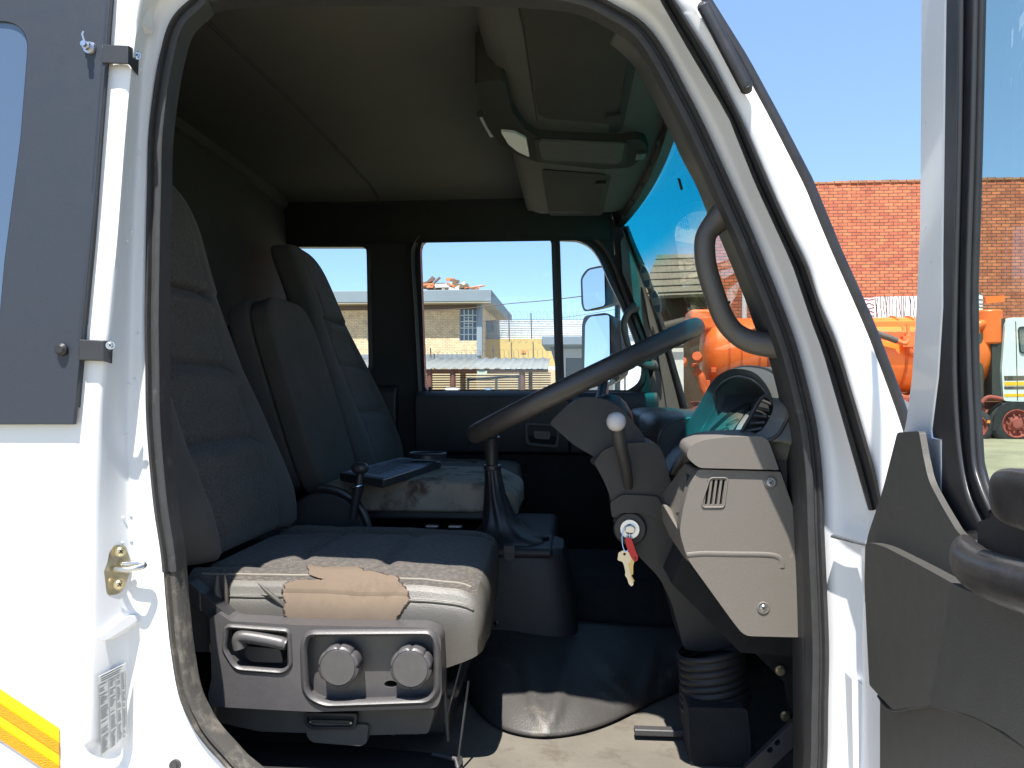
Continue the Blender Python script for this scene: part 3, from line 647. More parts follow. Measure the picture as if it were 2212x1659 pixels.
# centre lamp unit
ce = [(1025, 180), (1060, 174), (1090, 174), (1105, 240), (1135, 280), (1160, 296), (1340, 305), (1372, 300), (1392, 306), (1402, 330), (1362, 362), (1300, 366), (1160, 350), (1142, 344), (1105, 328), (1075, 305), (1052, 275), (1037, 235)]
cu = zplate('lamp_unit', roundpoly(ce, 8, 4), ZC - .022, .10, LAMPD, con, bevel=.005, seg=3)
zplate('lamp_tray_gap', roundpoly([(1153, 300), (1358, 308), (1350, 358), (1162, 350)], 12), ZC - .0245, .002, GROOVE, cu)
zplate('lamp_tray', roundpoly([(1161, 304), (1350, 312), (1341, 354), (1170, 346)], 10), ZC - .029, .006, CONS, cu, bevel=.003)
zplate('lamp_lens', roundpoly([(1081, 284), (1112, 287), (1137, 300), (1144, 340), (1118, 328), (1098, 312)], 4), ZC - .0275, .006, mat('lamp_lens_white', (.42, .42, .42), .35), cu, bevel=.002)
tube('lamp_switch', [PZ(1038, 246, ZC - .01), PZ(1062, 290, ZC - .01)], .008, BPLAST, cu)
yplate('console_clip', roundpoly([(1376, 308), (1398, 318), (1396, 332), (1376, 334)], 3), 2.02, .05, BPLAST, con, bevel=.002)
for k in range(7):
    Y = 1.5 + k * .2; p = scr((Y - 1.09) / 1.855, .94); box('header_clip', (p.x - .042, Y, p.z - .018), (.008, .03, .006), GROOVE, con)

# ---- seats
SB = [(0, -.63, .155), (.06, -.634, .15), (.13, -.656, .14), (.24, -.700, .13), (.36, -.752, .12), (.50, -.810, .11), (.62, -.858, .105), (.70, -.895, .10), (.745, -.925, .085), (.765, -.95, .05)]
HW = [(0, .245), (.05, .262), (.12, .27), (.24, .262), (.36, .235), (.45, .200), (.53, .170), (.60, .158), (.68, .152), (.73, .135), (.755, .10), (.767, .03)]
def seatback(seat, yc, z0, name='backrest', mts=None, shift=((0, 0), (1, 0))):
    NZ, NU = 96, 84; rows = []; info = []
    smX = smoothpath([(z, x, t) for z, x, t in SB], 6); smW = smoothpath([(z, w, 0) for z, w in HW], 6)
    for i in range(NZ):
        f = i / (NZ - 1); z = .767 * (1 - (1 - f) ** 1.35) if f < 1 else .767
        x0 = interp([(p.x, p.y) for p in smX], z) + interp(shift, z); th = interp([(p.x, p.z) for p in smX], z); hw = interp([(p.x, p.y) for p in smW], z)
        row = []
        for k in range(NU):
            a = 2 * math.pi * k / NU; ca, sa = math.cos(a), math.sin(a); ex = .42
            u = abs(ca) ** ex * (1 if ca > 0 else -1); v = abs(sa) ** ex * (1 if sa > 0 else -1)
            y = hw * v; x = x0 - th / 2 + th / 2 * u
            if u > 0:
                q = abs(y) / hw; fr = u ** 2
                if z < .52: x += fr * .030 * math.exp(-((q - .80) / .17) ** 2) * (1 - z / .62) + fr * (-.012)
                x += -fr * .010 * math.exp(-((q - .60) / .035) ** 2) * (1 if z < .60 else .3)
                if q < .6:
                    for zs in (.20, .355, .51):
                        x += -fr * .019 * math.exp(-((z - zs) / .010) ** 2)
                        if z < zs and zs - z < .13: x += fr * .014 * math.exp(-((zs - z - .028) / .022) ** 2)
                    x += fr * .008 * math.exp(-((z - .09) / .05) ** 2)
            if i == 0: x = x0 - th / 2 + (x - x0 + th / 2) * .9
            row.append(Vector((x, yc + y, z0 + z)))
        rows.append(row)
    V, F = gridf(rows, True); mi = []
    for i in range(NZ - 1):
        for j in range(NU):
            c = sum((V[q] for q in F[i * NU + j]), Vector()) / 4; hw = interp(HW, c.z - z0); a = (j + .5) / NU * 360
            front = a < 62 or a > 298
            mi.append(0 if front and abs(c.y - yc) < .60 * hw and c.z - z0 > .03 else 1)
    F += [tuple(range(NU))[::-1], tuple(range((NZ - 1) * NU, NZ * NU))]; mi += [1, 1]
    return mk(name, V, F, mts or [FABRIC, BFAB], seat, mi=mi, angle=75)
def cushS(u, v, yc, hw, x0, x1, zt, side=.13, front=.15):
    """u 0..1 around the section (starting at the outer bottom, over the top), v 0..1 rear to front"""
    e = 1 - max(0, (v - .86) / .14) ** 2.6; L = x0 + (x1 - x0) * (v if v < .86 else .86 + .14 * math.sin(min(1, (v - .86) / .14) * math.pi / 2))
    a = math.pi * (1 - u); ca, sa = math.cos(a), math.sin(a); ex = .36
    y = -hw * (abs(ca) ** ex) * (1 if ca > 0 else -1) * -1
    h = abs(sa) ** ex
    hh = side + (front - side) * max(0, (v - .45) / .55) ** 2
    z = zt - hh + hh * h * (.25 + .75 * max(0, e) ** .5)
    q = abs(y) / hw
    if h > .8:
        z += .016 * math.exp(-((q - .82) / .12) ** 2) * (1 - v * .5) - .008 * math.exp(-((q - .62) / .04) ** 2)
        z += .012 * math.sin(min(1, v) * math.pi) * (1 - q * q)
        if q < .6:
            for vs in (.30, .62): z -= .010 * math.exp(-((v - vs) / .022) ** 2)
    n = noise.noise(Vector((L * 9, y * 9, z * 9))) * .004 + noise.noise(Vector((L * 26, y * 22, z * 20 + 5))) * .0018
    L -= max(0, 1 - h) ** 1.4 * .07 * v ** 3 + .03 * max(0, y / hw + 1) / 2 * v ** 4
    return Vector((L, yc + y * (1 + (.03 * math.sin(u * 20)) * 0), z + n))
def cushion(seat, yc, hw, x0, x1, zt, mts, name='seat_cushion', side=.13, front=.15, NU=72, NV=64):
    rows = [[cushS(i / NU, j / NV, yc, hw, x0, x1, zt, side, front) for i in range(NU + 1)] for j in range(NV + 1)]
    V, F = gridf(rows); mi = []
    for j in range(NV):
        for i in range(NU):
            c = V[F[j * NU + i][0]]; q = abs(c.y - yc) / hw; u = (i + .5) / NU
            mi.append(0 if (q < .9 and .12 < u < .88 and j < NV * .93) else 1)
    F += [tuple(range(NU + 1))[::-1], tuple(range(NV * (NU + 1), (NV + 1) * (NU + 1)))]; mi += [1, 1]
    nn = NU + 1; F.append(tuple([j * nn for j in range(NV + 1)] + [j * nn + NU for j in range(NV, -1, -1)])); mi.append(1)
    return mk(name, V, F, mts, seat, mi=mi, angle=75)
SYC = 1.56
ds = MB().box((-.42, SYC, 1.235), (.44, .40, .03)).box((-.42, SYC, 1.19), (.40, .34, .09)).build('driver_seat', BPLAST, truck, bevel=.01)
seatback(ds, SYC, 1.452, shift=((0, -.005), (.2, -.008), (.35, 0), (.5, .03), (.65, .055), (.77, .065)))
CU = dict(yc=SYC, hw=.272, x0=-.66, x1=-.142, zt=1.436, side=.12, front=.135)
cushion(ds, mts=[FABRIC, VINYL], **CU)
# piping stitched along the near top edge
def Spt(u, v, off=0):
    p = cushS(u, v, CU['yc'], CU['hw'], CU['x0'], CU['x1'], CU['zt'], CU['side'], CU['front'])
    if off:
        a = cushS(u + .004, v, *[CU[k] for k in ('yc', 'hw', 'x0', 'x1', 'zt', 'side', 'front')]) - p; b2 = cushS(u, min(1, v + .004), *[CU[k] for k in ('yc', 'hw', 'x0', 'x1', 'zt', 'side', 'front')]) - p
        n = a.cross(b2).normalized(); 
        if n.dot(Vector((0, -1, .6))) < 0: n = -n
        p = p + n * off
    return p
# find u of near side: y < yc
near_first = Spt(.1, .5).y < SYC
U = (lambda s: s) if near_first else (lambda s: 1 - s)
tube('cushion_piping', [Spt(U(.155), .04 + .9 * i / 50, .0008) for i in range(51)], .0028, VINYL, ds, n=8)
tube('cushion_piping', [Spt(U(.27), .04 + .88 * i / 50, .0004) for i in range(51)], .002, STITCH, ds, n=6)
# torn covering: bare backing cloth, ragged outline
random.seed(3)
rag = [(612, 1262), (640, 1254), (668, 1252), (700, 1253), (668, 1240), (664, 1222), (700, 1224), (740, 1222), (772, 1223), (786, 1232), (830, 1240), (858, 1246), (866, 1262), (880, 1276), (882, 1300), (868, 1318), (856, 1338), (850, 1350), (780, 1350), (700, 1347), (634, 1344), (616, 1330), (613, 1312), (618, 1300), (609, 1286), (616, 1272)]
rag2 = []
for (a, b_) in zip(rag, rag[1:] + rag[:1]):
    for k in range(4):
        t = k / 4; rag2.append((a[0] + (b_[0] - a[0]) * t + random.uniform(-2, 2), a[1] + (b_[1] - a[1]) * t + random.uniform(-1.6, 1.6)))
def patchmesh(name, poly, off, mt, u0, u1, v0, v1, nu, nv, th=0, parent=None):
    V = []; F = []; ok = {}
    for i in range(nu + 1):
        for j in range(nv + 1): V.append(Spt(U(u0 + (u1 - u0) * i / nu), v0 + (v1 - v0) * j / nv, off))
    pr = [proj(v) for v in V]
    for i in range(nu):
        for j in range(nv):
            q = (i * (nv + 1) + j, (i + 1) * (nv + 1) + j, (i + 1) * (nv + 1) + j + 1, i * (nv + 1) + j + 1)
            x = sum(pr[k][0] for k in q) / 4; y = sum(pr[k][1] for k in q) / 4
            if inpoly(x, y, poly): F.append(q)
    used = sorted({k for f in F for k in f}); mp = {k: i for i, k in enumerate(used)}
    if not F: print('EMPTY PATCH', name); return None
    return mk(name, [V[k] for k in used], [tuple(mp[k] for k in f) for f in F], mt, parent, angle=80, solid=th)
def grow(poly, s, jit):
    cx = sum(p[0] for p in poly) / len(poly); cy = sum(p[1] for p in poly) / len(poly)
    return [(cx + (x - cx) * (1 + s) + random.uniform(-jit, jit), cy + (y - cy) * (1 + s * 1.6) + random.uniform(-jit, jit)) for x, y in poly]
TEAR = mat('torn_edge', lin(56, 42, 36), .9)
patchmesh('torn_edge', grow(rag2, .018, 1.8), .0022, TEAR, .005, .40, .25, .95, 110, 300, .0006, ds)
patchmesh('torn_patch', rag2, .0034, PATCH, .005, .40, .25, .95, 110, 300, .0008, ds)
# folds of loose vinyl at the rear of the near side
for pts, r_ in (([(470, 1240), (468, 1275), (478, 1312), (482, 1340)], .007), ([(484, 1236), (488, 1270), (490, 1300), (494, 1330)], .004), ([(556, 1258), (580, 1280), (606, 1302), (622, 1318)], .0042), ([(500, 1316), (530, 1326), (560, 1338), (590, 1348)], .0030)):
    tube('vinyl_fold', smoothpath([PY(x, y, 1.2925) for x, y in pts], 6), [r_ * math.sin(math.pi * (i + .6) / (6 * (len(pts) - 1) + 1.2)) for i in range(6 * (len(pts) - 1) + 1)], VINYL, ds, n=10)
# plastic side cover with lever recess and knob recess
YS = 1.248
oc = roundpoly([(453, 1336), (472, 1324), (498, 1342), (560, 1345), (636, 1350), (921, 1356), (952, 1372), (954, 1502), (944, 1530), (680, 1538), (560, 1532), (452, 1526), (450, 1498), (457, 1466)], [4, 3, 6, 0, 0, 14, 30, 12, 22, 10, 0, 4, 4, 4], 6)
hl = roundpoly([(489, 1352), (624, 1362), (628, 1440), (612, 1452), (508, 1444), (484, 1404)], [10, 8, 10, 14, 16, 8], 5)
hk = roundpoly([(664, 1368), (934, 1366), (944, 1400), (944, 1494), (926, 1514), (700, 1522), (660, 1500), (656, 1400)], [26, 22, 12, 18, 22, 30, 20, 14], 6)
cov = yplate('side_cover', [oc, hl, hk], YS, .05, SEATP, ds, bevel=.006, seg=4)
sweep('recess_rim', resample([PY(x, y, YS) for x, y in hk], 90, True), [(-.005, -.0015), (0, -.006), (.006, -.0015), (.006, .004), (-.005, .004)], SEATP, cov, closed=True, angle=70)
sweep('recess_rim', resample([PY(x, y, YS) for x, y in hl], 70, True), [(-.004, -.001), (0, -.004), (.004, -.001), (.004, .004), (-.004, .004)], SEATP, cov, closed=True, angle=70)
yplate('recess_floor', [hk, [(844 + 14 * math.cos(a), 1478 + 8 * math.sin(a)) for a in [k * math.pi / 9 for k in range(18)]]], YS + .024, .01, SEATP, cov)
yplate('recess_floor', hl, YS + .036, .01, BPLAST, cov)
# swept arm behind the cover up to the hinge
yplate('hinge_arm', roundpoly([(392, 1250), (408, 1258), (500, 1335), (500, 1400), (455, 1400), (450, 1332), (388, 1285)], 6), YS + .012, .03, BPLAST, ds, bevel=.004)
# recline lever
lv = smoothpath([PY(x, y, YS + .002) for x, y in ((519, 1400), (516, 1382), (524, 1374), (560, 1378), (600, 1386), (620, 1392))], 6)
tube('recline_lever', lv, [.0125 * (1 if i < len(lv) - 3 else .9) for i in range(len(lv))], SEATP, ds, n=16, sq=.85)
yplate('lever_neck', roundpoly([(530, 1396), (605, 1402), (612, 1432), (545, 1430), (530, 1420)], 8), YS + .012, .02, BPLAST, ds, bevel=.002)
# two adjuster knobs
def knob(c):
    prof_ = []
    V = []; F = []; N_ = 96
    lay = [(.0, 0, 0), (.020, 0, 0)]
    def rad(a, base, depth):
        k = a / (2 * math.pi) * 8; s = math.sin(math.pi * (k % 1)); g = .0006 * math.sin(a * 96 / 2)
        return base - depth * max(0, (1 - s) ** 3) + g
    rings_ = [(.026, .0330, .003), (.004, .0335, .003), (.001, .0325, .003), (-.001, .030, .0012), (-.0015, .0292, 0), (-.0005, .0286, 0), (-.0008, .0278, 0), (-.0025, .027, 0)]
    for dy, r_, dp in rings_:
        for k in range(N_):
            a = 2 * math.pi * k / N_; rr = rad(a, r_, dp) if dp else r_; V.append(c + Vector((rr * math.cos(a), dy - .022 + .022, rr * math.sin(a))) + Vector((0, -.012, 0)))
    for i in range(len(rings_) - 1):
        for k in range(N_): F.append((i * N_ + k, i * N_ + (k + 1) % N_, (i + 1) * N_ + (k + 1) % N_, (i + 1) * N_ + k))
    F.append(tuple(range((len(rings_) - 1) * N_, len(rings_) * N_)))
    return mk('adjuster_knob', V, F, SEATP, ds, angle=28)
knob(PY(735, 1436, YS - .0)); knob(PY(890, 1439, YS - .0))
# base under the cover
BEIGE = mat('dusty_plastic', lin(84, 78, 70), .75, bump=(300, .3, .0008), vary=(12, .15))
yplate('seat_base', roundpoly([(440, 1525), (940, 1532), (925, 1585), (800, 1588), (560, 1580), (470, 1560)], 8), 1.285, .28, BEIGE, ds, bevel=.006)
yplate('base_tab', roundpoly([(658, 1560), (796, 1566), (792, 1606), (778, 1612), (676, 1604), (664, 1594)], 7), 1.276, .02, BEIGE, ds, bevel=.004)
hs = roundpoly([(664, 1546), (766, 1548), (762, 1570), (674, 1570), (662, 1560)], 7)
sl_ = yplate('slot_bezel', [roundpoly([(658, 1540), (772, 1542), (768, 1576), (670, 1576), (656, 1564)], 8), hs], 1.270, .012, BLACK, ds, bevel=.002)
yplate('slot_back', hs, 1.277, .004, GROOVE, sl_); yplate('slot_bar', roundpoly([(672, 1555), (756, 1557), (756, 1563), (672, 1561)], 2), 1.272, .004, BPLAST, sl_)
for x, y in ((670, 1560), (758, 1562)): MB().disc(PY(x, y, 1.269), (0, 1, 0), .002, .003, 8).build('slot_screw', STEEL, sl_)
# slanting metal stays at the front of the seat
for p, q_, w in (((958, 1410), (968, 1600), .006), ((1012, 1470), (990, 1640), .005), ((1010, 1380), (962, 1560), .004), ((845, 1536), (850, 1590), .003), ((892, 1536), (900, 1588), .003)):
    a, b_ = PY(p[0], p[1], 1.33), PY(q_[0], q_[1], 1.31); tube('seat_stay', [a, b_], w, BPLAST, ds, n=6, sq=.4)
tube('slide_bar', [PY(935, 1628, 1.33), PY(985, 1640, 1.31), PY(990, 1660, 1.30)], .004, TRIMD, ds)

# passenger seat (same pattern) and middle seat
ps = MB().box((-.44, 2.66, 1.25), (.44, .40, .28)).build('passenger_seat', BPLAST, truck, bevel=.01)
seatback(ps, 2.67, 1.485)
cushion(ps, 2.67, .25, -.66, -.16, 1.50, [FABRIC, VINYL])
ms = MB().box((-.42, 2.16, 1.25), (.44, .40, .30)).build('middle_seat', BPLAST, truck, bevel=.01)
def roundbox(name, c, d, r, mt, parent, warp=None, n=22, **k):
    """soft block: superellipsoid-like box of half sizes d, warped"""
    V = []; F = []; N1, N2 = 64, 40; c = Vector(c)
    for i in range(N2 + 1):
        ph = -math.pi / 2 + math.pi * i / N2
        for j in range(N1):
            th = 2 * math.pi * j / N1; e = r
            cp, sp_ = math.cos(ph), math.sin(ph); ct, st_ = math.cos(th), math.sin(th)
            f = lambda x: abs(x) ** e * (1 if x > 0 else -1)
            p = Vector((f(cp) * f(ct) * d[0], f(cp) * f(st_) * d[1], f(sp_) * d[2])); 
            if warp: p = warp(p)
            V.append(c + p)
    for i in range(N2):
        for j in range(N1): F.append((i * N1 + j, i * N1 + (j + 1) % N1, (i + 1) * N1 + (j + 1) % N1, (i + 1) * N1 + j))
    F.append(tuple(range(N1))[::-1]); F.append(tuple(range(N2 * N1, (N2 + 1) * N1)))
    return mk(name, V, F, mt, parent, angle=80, **k)
def wp(p):
    nz = noise.noise(p * 9 + Vector((3, 1, 0))) * .010; p = p + p.normalized() * nz
    p.z += .012 * (1 - (p.x / .26) ** 2) if p.z > 0 else 0
    if p.x > .18: p.z -= (p.x - .18) * .3
    return p
roundbox('seat_cushion', (-.395, 2.16, 1.485), (.25, .21, .037), .26, DIRTYCUSH, ms, wp)
box('cushion_board', (-.38, 2.16, 1.445), (.44, .36, .03), BPLAST, ms, bevel=.006)
# middle backrest: folded-table back, slab leaning back with soft edge
def mback(p0, p1, th, hw, mt, name, parent, r=.3):
    p0, p1 = Vector(p0), Vector(p1); ax = (p1 - p0); L = ax.length / 2; ax.normalize(); fx = Vector((0, 1, 0)).cross(ax); 
    V = []; F = []; N1, N2 = 56, 48; c = (p0 + p1) / 2
    f = lambda x, e: abs(x) ** e * (1 if x > 0 else -1)
    for i in range(N2 + 1):
        ph = -math.pi / 2 + math.pi * i / N2
        for j in range(N1):
            t = 2 * math.pi * j / N1; a = f(math.cos(ph), .30 if ph < 0 else .42); V.append(c + fx * (f(math.cos(t), .3) * th * f(math.cos(ph), .2)) + Vector((0, 1, 0)) * (f(math.sin(t), .3) * hw * a) + ax * (f(math.sin(ph), .42) * L))
    for i in range(N2):
        for j in range(N1): F.append((i * N1 + j, i * N1 + (j + 1) % N1, (i + 1) * N1 + (j + 1) % N1, (i + 1) * N1 + j))
    F.append(tuple(range(N1))[::-1]); F.append(tuple(range(N2 * N1, (N2 + 1) * N1)))
    return mk(name, V, F, mt, parent, angle=80)
MBK = mat('folded_back_cloth', lin(74, 70, 64), .95, bump=(500, .4, .001), vary=(10, .12), dirt=(lin(104, 95, 80), 6, .6, .85))
mb_ = mback((-.66, 2.16, 1.48), (-.825, 2.16, 2.0), .034, .185, MBK, 'backrest', ms)
mback((-.725, 2.16, 1.49), (-.885, 2.16, 1.995), .036, .18, BFAB, 'backrest_shell', ms)
mback((-.795, 2.16, 1.50), (-.94, 2.16, 1.93), .022, .17, TRIMB, 'backrest_shell', ms)

# ---- floor, engine hump, carpets
fl = box('cab_floor', (-.2, 2.05, 1.105), (1.84, 1.86, .03), FLOORM, truck)
box('sill_plate', (-.15, 1.16, 1.12), (1.0, .05, .012), BPLAST, truck, bevel=.003)
zplate('floor_mat', roundpoly([(330, 1600), (700, 1612), (1000, 1640), (990, 1800), (300, 1800)], 8), 1.1205, .006, CARPET, truck)
# hump body under middle seat and toward the dash
V = []
hump = fyz('engine_hump', [(1.84, 1.12), (1.88, 1.34), (1.92, 1.385), (2.42, 1.385), (2.5, 1.12)], -1.05, -.05, TRIMB, truck, bevel=.02, seg=3)
fyz('front_hump', [(1.95, 1.12), (2.0, 1.25), (2.05, 1.28), (2.42, 1.28), (2.5, 1.12)], -.06, .60, CARPET, truck, bevel=.02, seg=3)
box('firewall', (.60, 2.13, 1.33), (.03, 1.66, .70), CARPET, truck)
box('kick_panel', (.47, 1.21, 1.30), (.16, .02, .66), CARPET, truck, rot=Matrix.Rotation(R(25), 3, 'Z'))
# cover around the gear lever, between the seats
box('tunnel_top', (-.36, 1.90, 1.385), (.62, .20, .022), TRIMB, truck, bevel=.01, seg=3)
gb_ = []
ZT = 1.392
lv_ = []
for t, sx, sy, z in ((0, .160, .125, 1.18), (.35, .150, .120, 1.27), (.7, .138, .112, 1.335), (.9, .130, .106, 1.372), (.97, .124, .1, 1.388), (1, .112, .09, ZT)):
    row = []
    for k in range(40):
        a = 2 * math.pi * k / 40; f = lambda x, e=.42: abs(x) ** e * (1 if x > 0 else -1); row.append(Vector((-.150 + f(math.cos(a)) * sx, 1.915 + f(math.sin(a)) * sy, z)))
    lv_.append(row)
V, F = gridf(lv_, True); F.append(tuple(range(len(V) - 40, len(V)))); gc = mk('gear_console', V, F, TRIMB, truck, angle=50)
yplate('console_tab', roundpoly([(1088, 1179), (1112, 1180), (1111, 1206), (1104, 1212), (1096, 1212), (1089, 1206)], 3), 1.80, .012, TRIMD, gc, bevel=.002)
bt = []
for z, r_, dx in ((ZT + .002, .078, .0), (ZT + .012, .074, .0), (ZT + .022, .052, -.010), (ZT + .05, .042, -.018), (ZT + .08, .033, -.024), (ZT + .115, .026, -.03), (ZT + .15, .021, -.034), (ZT + .175, .019, -.037)):
    row = []
    for k in range(48):
        a = 2 * math.pi * k / 48; wr_ = 1 + .10 * math.sin(a * 5 + z * 40) * min(1, (ZT + .19 - z) * 8) + .04 * math.sin(a * 11)
        rx = r_ * wr_ * (1.25 if z < ZT + .03 else 1); row.append(Vector((-.160 + dx + rx * math.cos(a), 1.905 + r_ * wr_ * math.sin(a), z)))
    bt.append(row)
V, F = gridf(bt, True); gl = mk('gear_lever', V, F, BLACK, truck, angle=60)
tube('lever_stick', smoothpath([(-.197, 1.905, ZT + .16), (-.199, 1.904, ZT + .21), (-.200, 1.902, ZT + .235), (-.201, 1.90, ZT + .25)], 4), [.013 + .0008 * i for i in range(13)], BPLAST, gl, n=16)
MB().disc((-.1975, 1.905, ZT + .172), (0, 0, 1), .021, .012, 24).build('lever_collar', BPLAST, gl, bevel=.002)
roundbox('lever_knob', (-.201, 1.90, ZT + .262), (.018, .018, .02), .8, BPLAST, gl)
# parking brake quadrant and lever
qd = PY(715, 1140, 1.88)
pb = MB().disc(qd + Vector((-.02, 0, -.02)), (0, 1, 0), .105, .035, 48).build('brake_quadrant', TRIMB, truck, bevel=.006)
MB().tube([qd + Vector((-.02 + .115 * math.cos(a), -.001, -.02 + .115 * math.sin(a))) for a in [R(10 + 5 * i) for i in range(18)]], .009, 8).build('quadrant_guard', BPLAST, pb)
a0 = PY(768, 1092, 1.84)
bl = tube('brake_lever', [a0 - Vector((.006, 0, .03)), a0 + Vector((0, 0, .01)), a0 + Vector((.005, 0, .035)), a0 + Vector((.010, -.003, .055)), a0 + Vector((.012, -.004, .075))], [.009, .010, .013, .011, .009], BPLAST, truck, n=14)
roundbox('lever_knob', a0 + Vector((.012, -.005, .088)), (.020, .016, .014), .85, BPLAST, bl)
MB().tube([a0 + Vector((.006 + .017 * math.cos(a), .017 * math.sin(a) - .002, .046 + .004 * math.cos(a))) for a in [k * math.pi / 12 for k in range(24)]], .0024, 8, True).build('lever_collar', CHROME, bl)
# seat belt buckle / bolt in the tunnel
b = MB(); c = PY(954, 1137, 1.83); b.box(c + Vector((-.022, 0, 0)), (.028, .02, .004)); b.box(c + Vector((.032, 0, 0)), (.03, .02, .004)); b.build('pressed_tab', STEEL, truck, bevel=.001)
# ribbed black mat draped from the hump to the floor
matx = [(1000, 1325, 1480), (1030, 1322, 1530), (1062, 1318, 1562), (1100, 1322, 1580), (1150, 1332, 1590), (1200, 1340, 1590), (1260, 1346, 1580), (1320, 1350, 1560), (1380, 1354, 1530), (1440, 1356, 1502), (1500, 1356, 1476), (1560, 1356, 1455)]
rows_ = []
smx = smoothpath([(a, b_, c_) for a, b_, c_ in matx], 5)
for i, q in enumerate(smx):
    row = []; x, yt, yb = q.x, q.y, q.z
    pb_ = PZ(x, yb, 1.126); pt_ = PY(x + 15, yt, 1.93)
    for k in range(30):
        t = k / 29; p = pt_.lerp(pb_, t); sag = math.sin(math.pi * t)
        p.y -= sag * .07; p.z += sag * .02
        p.y += .028 * noise.noise(Vector((p.x * 14, t * 3, 2))) * sag - sum(hh_ * math.exp(-((p.x - x_ - s_ * (t - .5)) / .010) ** 2) for x_, s_, hh_ in ((-.10, .10, .024), (-.02, -.06, .030), (.07, .12, .026), (.16, -.08, .024), (.02, .2, .018), (.24, .1, .02))) * sag
        row.append(p)
    rows_.append(row)
V, F = gridf(rows_); mt_ = mk('rubber_mat', V, F, MATV, truck, angle=80, solid=.005)
box('floor_rail', PZ(1430, 1580, 1.135), (.10, .02, .012), TRIMD, truck, bevel=.002)
tube('hump_bolt', [PY(1070, 1340, 1.80), PY(1074, 1352, 1.79)], .006, STEEL, truck)
yplate('heater_flap', [(p.x, p.y) for p in smoothpath([(1000, 1330, 0), (1050, 1304, 0), (1100, 1312, 0), (1130, 1345, 0), (1140, 1380, 0), (1060, 1400, 0), (1000, 1400, 0)], 5)], 1.82, .03, MATV, truck, bevel=.003)
# ---- steering wheel
WA = R(25.9); e1 = Vector((math.cos(WA), 0, math.sin(WA))); e2 = Vector((0, 1, 0)); wn = Vector((math.sin(WA), 0, -math.cos(WA)))
CW = PY(1262, 823, 1.575); RW = .238
N_ = 220; pth = []; rad = []; 
for i in range(N_):
    a = 2 * math.pi * i / N_; pth.append(CW + e1 * math.cos(a) * RW + e2 * math.sin(a) * RW)
V = []; F = []; M2 = 20
for i in range(N_):
    a = 2 * math.pi * i / N_; o = e1 * math.cos(a) + e2 * math.sin(a); c = CW + o * RW
    for k in range(M2):
        t = 2 * math.pi * k / M2; r_ = .0178; u, w = math.cos(t), math.sin(t)
        if w > .2 : r_ += .0016 * abs(math.sin(a * 34)) * (w - .2)      # finger grips underneath
        V.append(c + o * u * r_ * .92 + wn * w * r_)
for i in range(N_):
    for k in range(M2): F.append((i * M2 + k, i * M2 + (k + 1) % M2, ((i + 1) % N_) * M2 + (k + 1) % M2, ((i + 1) % N_) * M2 + k))
WHEELM = mat('wheel_plastic', lin(50, 48, 48), .38, bump=(700, .25, .0004), vary=(30, .1))
whl = MB(); rows_ = []
for d, r_ in ((.040, .024), (.045, .036), (.056, .048), (.074, .055), (.096, .056), (.115, .052), (.140, .046), (.16, .042)):
    rows_.append([CW + wn * d + (e1 * math.cos(t) * 1.0 + e2 * math.sin(t)) * r_ for t in [2 * math.pi * k / 48 for k in range(48)]])
hv, hf = gridf(rows_, True); hf.append(tuple(range(48))[::-1]); hf.append(tuple(range(7 * 48, 8 * 48)))
wheel = thing('steering_wheel', CW, None, None); wheel.parent = truck; wheel.location = CW - truck.location
mk('rim', V, F, WHEELM, wheel, angle=60); mk('hub', hv, hf, BPLAST, wheel, angle=60)
yplate('column_cowl', roundpoly([(1186, 914), (1232, 870), (1262, 857), (1310, 862), (1345, 884), (1390, 938), (1400, 990), (1300, 996), (1240, 962)], [8, 14, 14, 14, 14, 12, 10, 14, 14], 5), 1.505, .16, TRIMB, truck, bevel=.022, seg=5)
for a in (R(78), R(102)):
    o = e1 * math.cos(a) + e2 * math.sin(a); tube('spoke', [CW + o * RW * .97 + wn * .004, CW + o * .16 + wn * .03, CW + o * .05 + wn * .055], [.010, .012, .014], WHEELM, wheel, n=12)
# ---- steering column shroud, ignition lock, stalks, bellows
sh = roundpoly([(1283, 1000), (1302, 972), (1345, 957), (1418, 955), (1436, 985), (1446, 1030), (1462, 1090), (1500, 1160), (1540, 1240), (1580, 1310), (1606, 1376), (1590, 1392), (1530, 1408), (1478, 1404), (1468, 1362), (1450, 1300), (1425, 1248), (1378, 1200), (1345, 1165), (1328, 1130), (1318, 1070), (1300, 1030)], [6, 12, 14, 14, 20, 20, 20, 20, 20, 20, 10, 10, 10, 10, 20, 20, 20, 20, 20, 16, 20, 10], 4)
SHR = mat('shroud_plastic', lin(52, 49, 47), .5, bump=(900, .5, .0006), vary=(120, .08))
colu = yplate('steering_column', sh, 1.485, .16, SHR, truck, bevel=.018, seg=4)
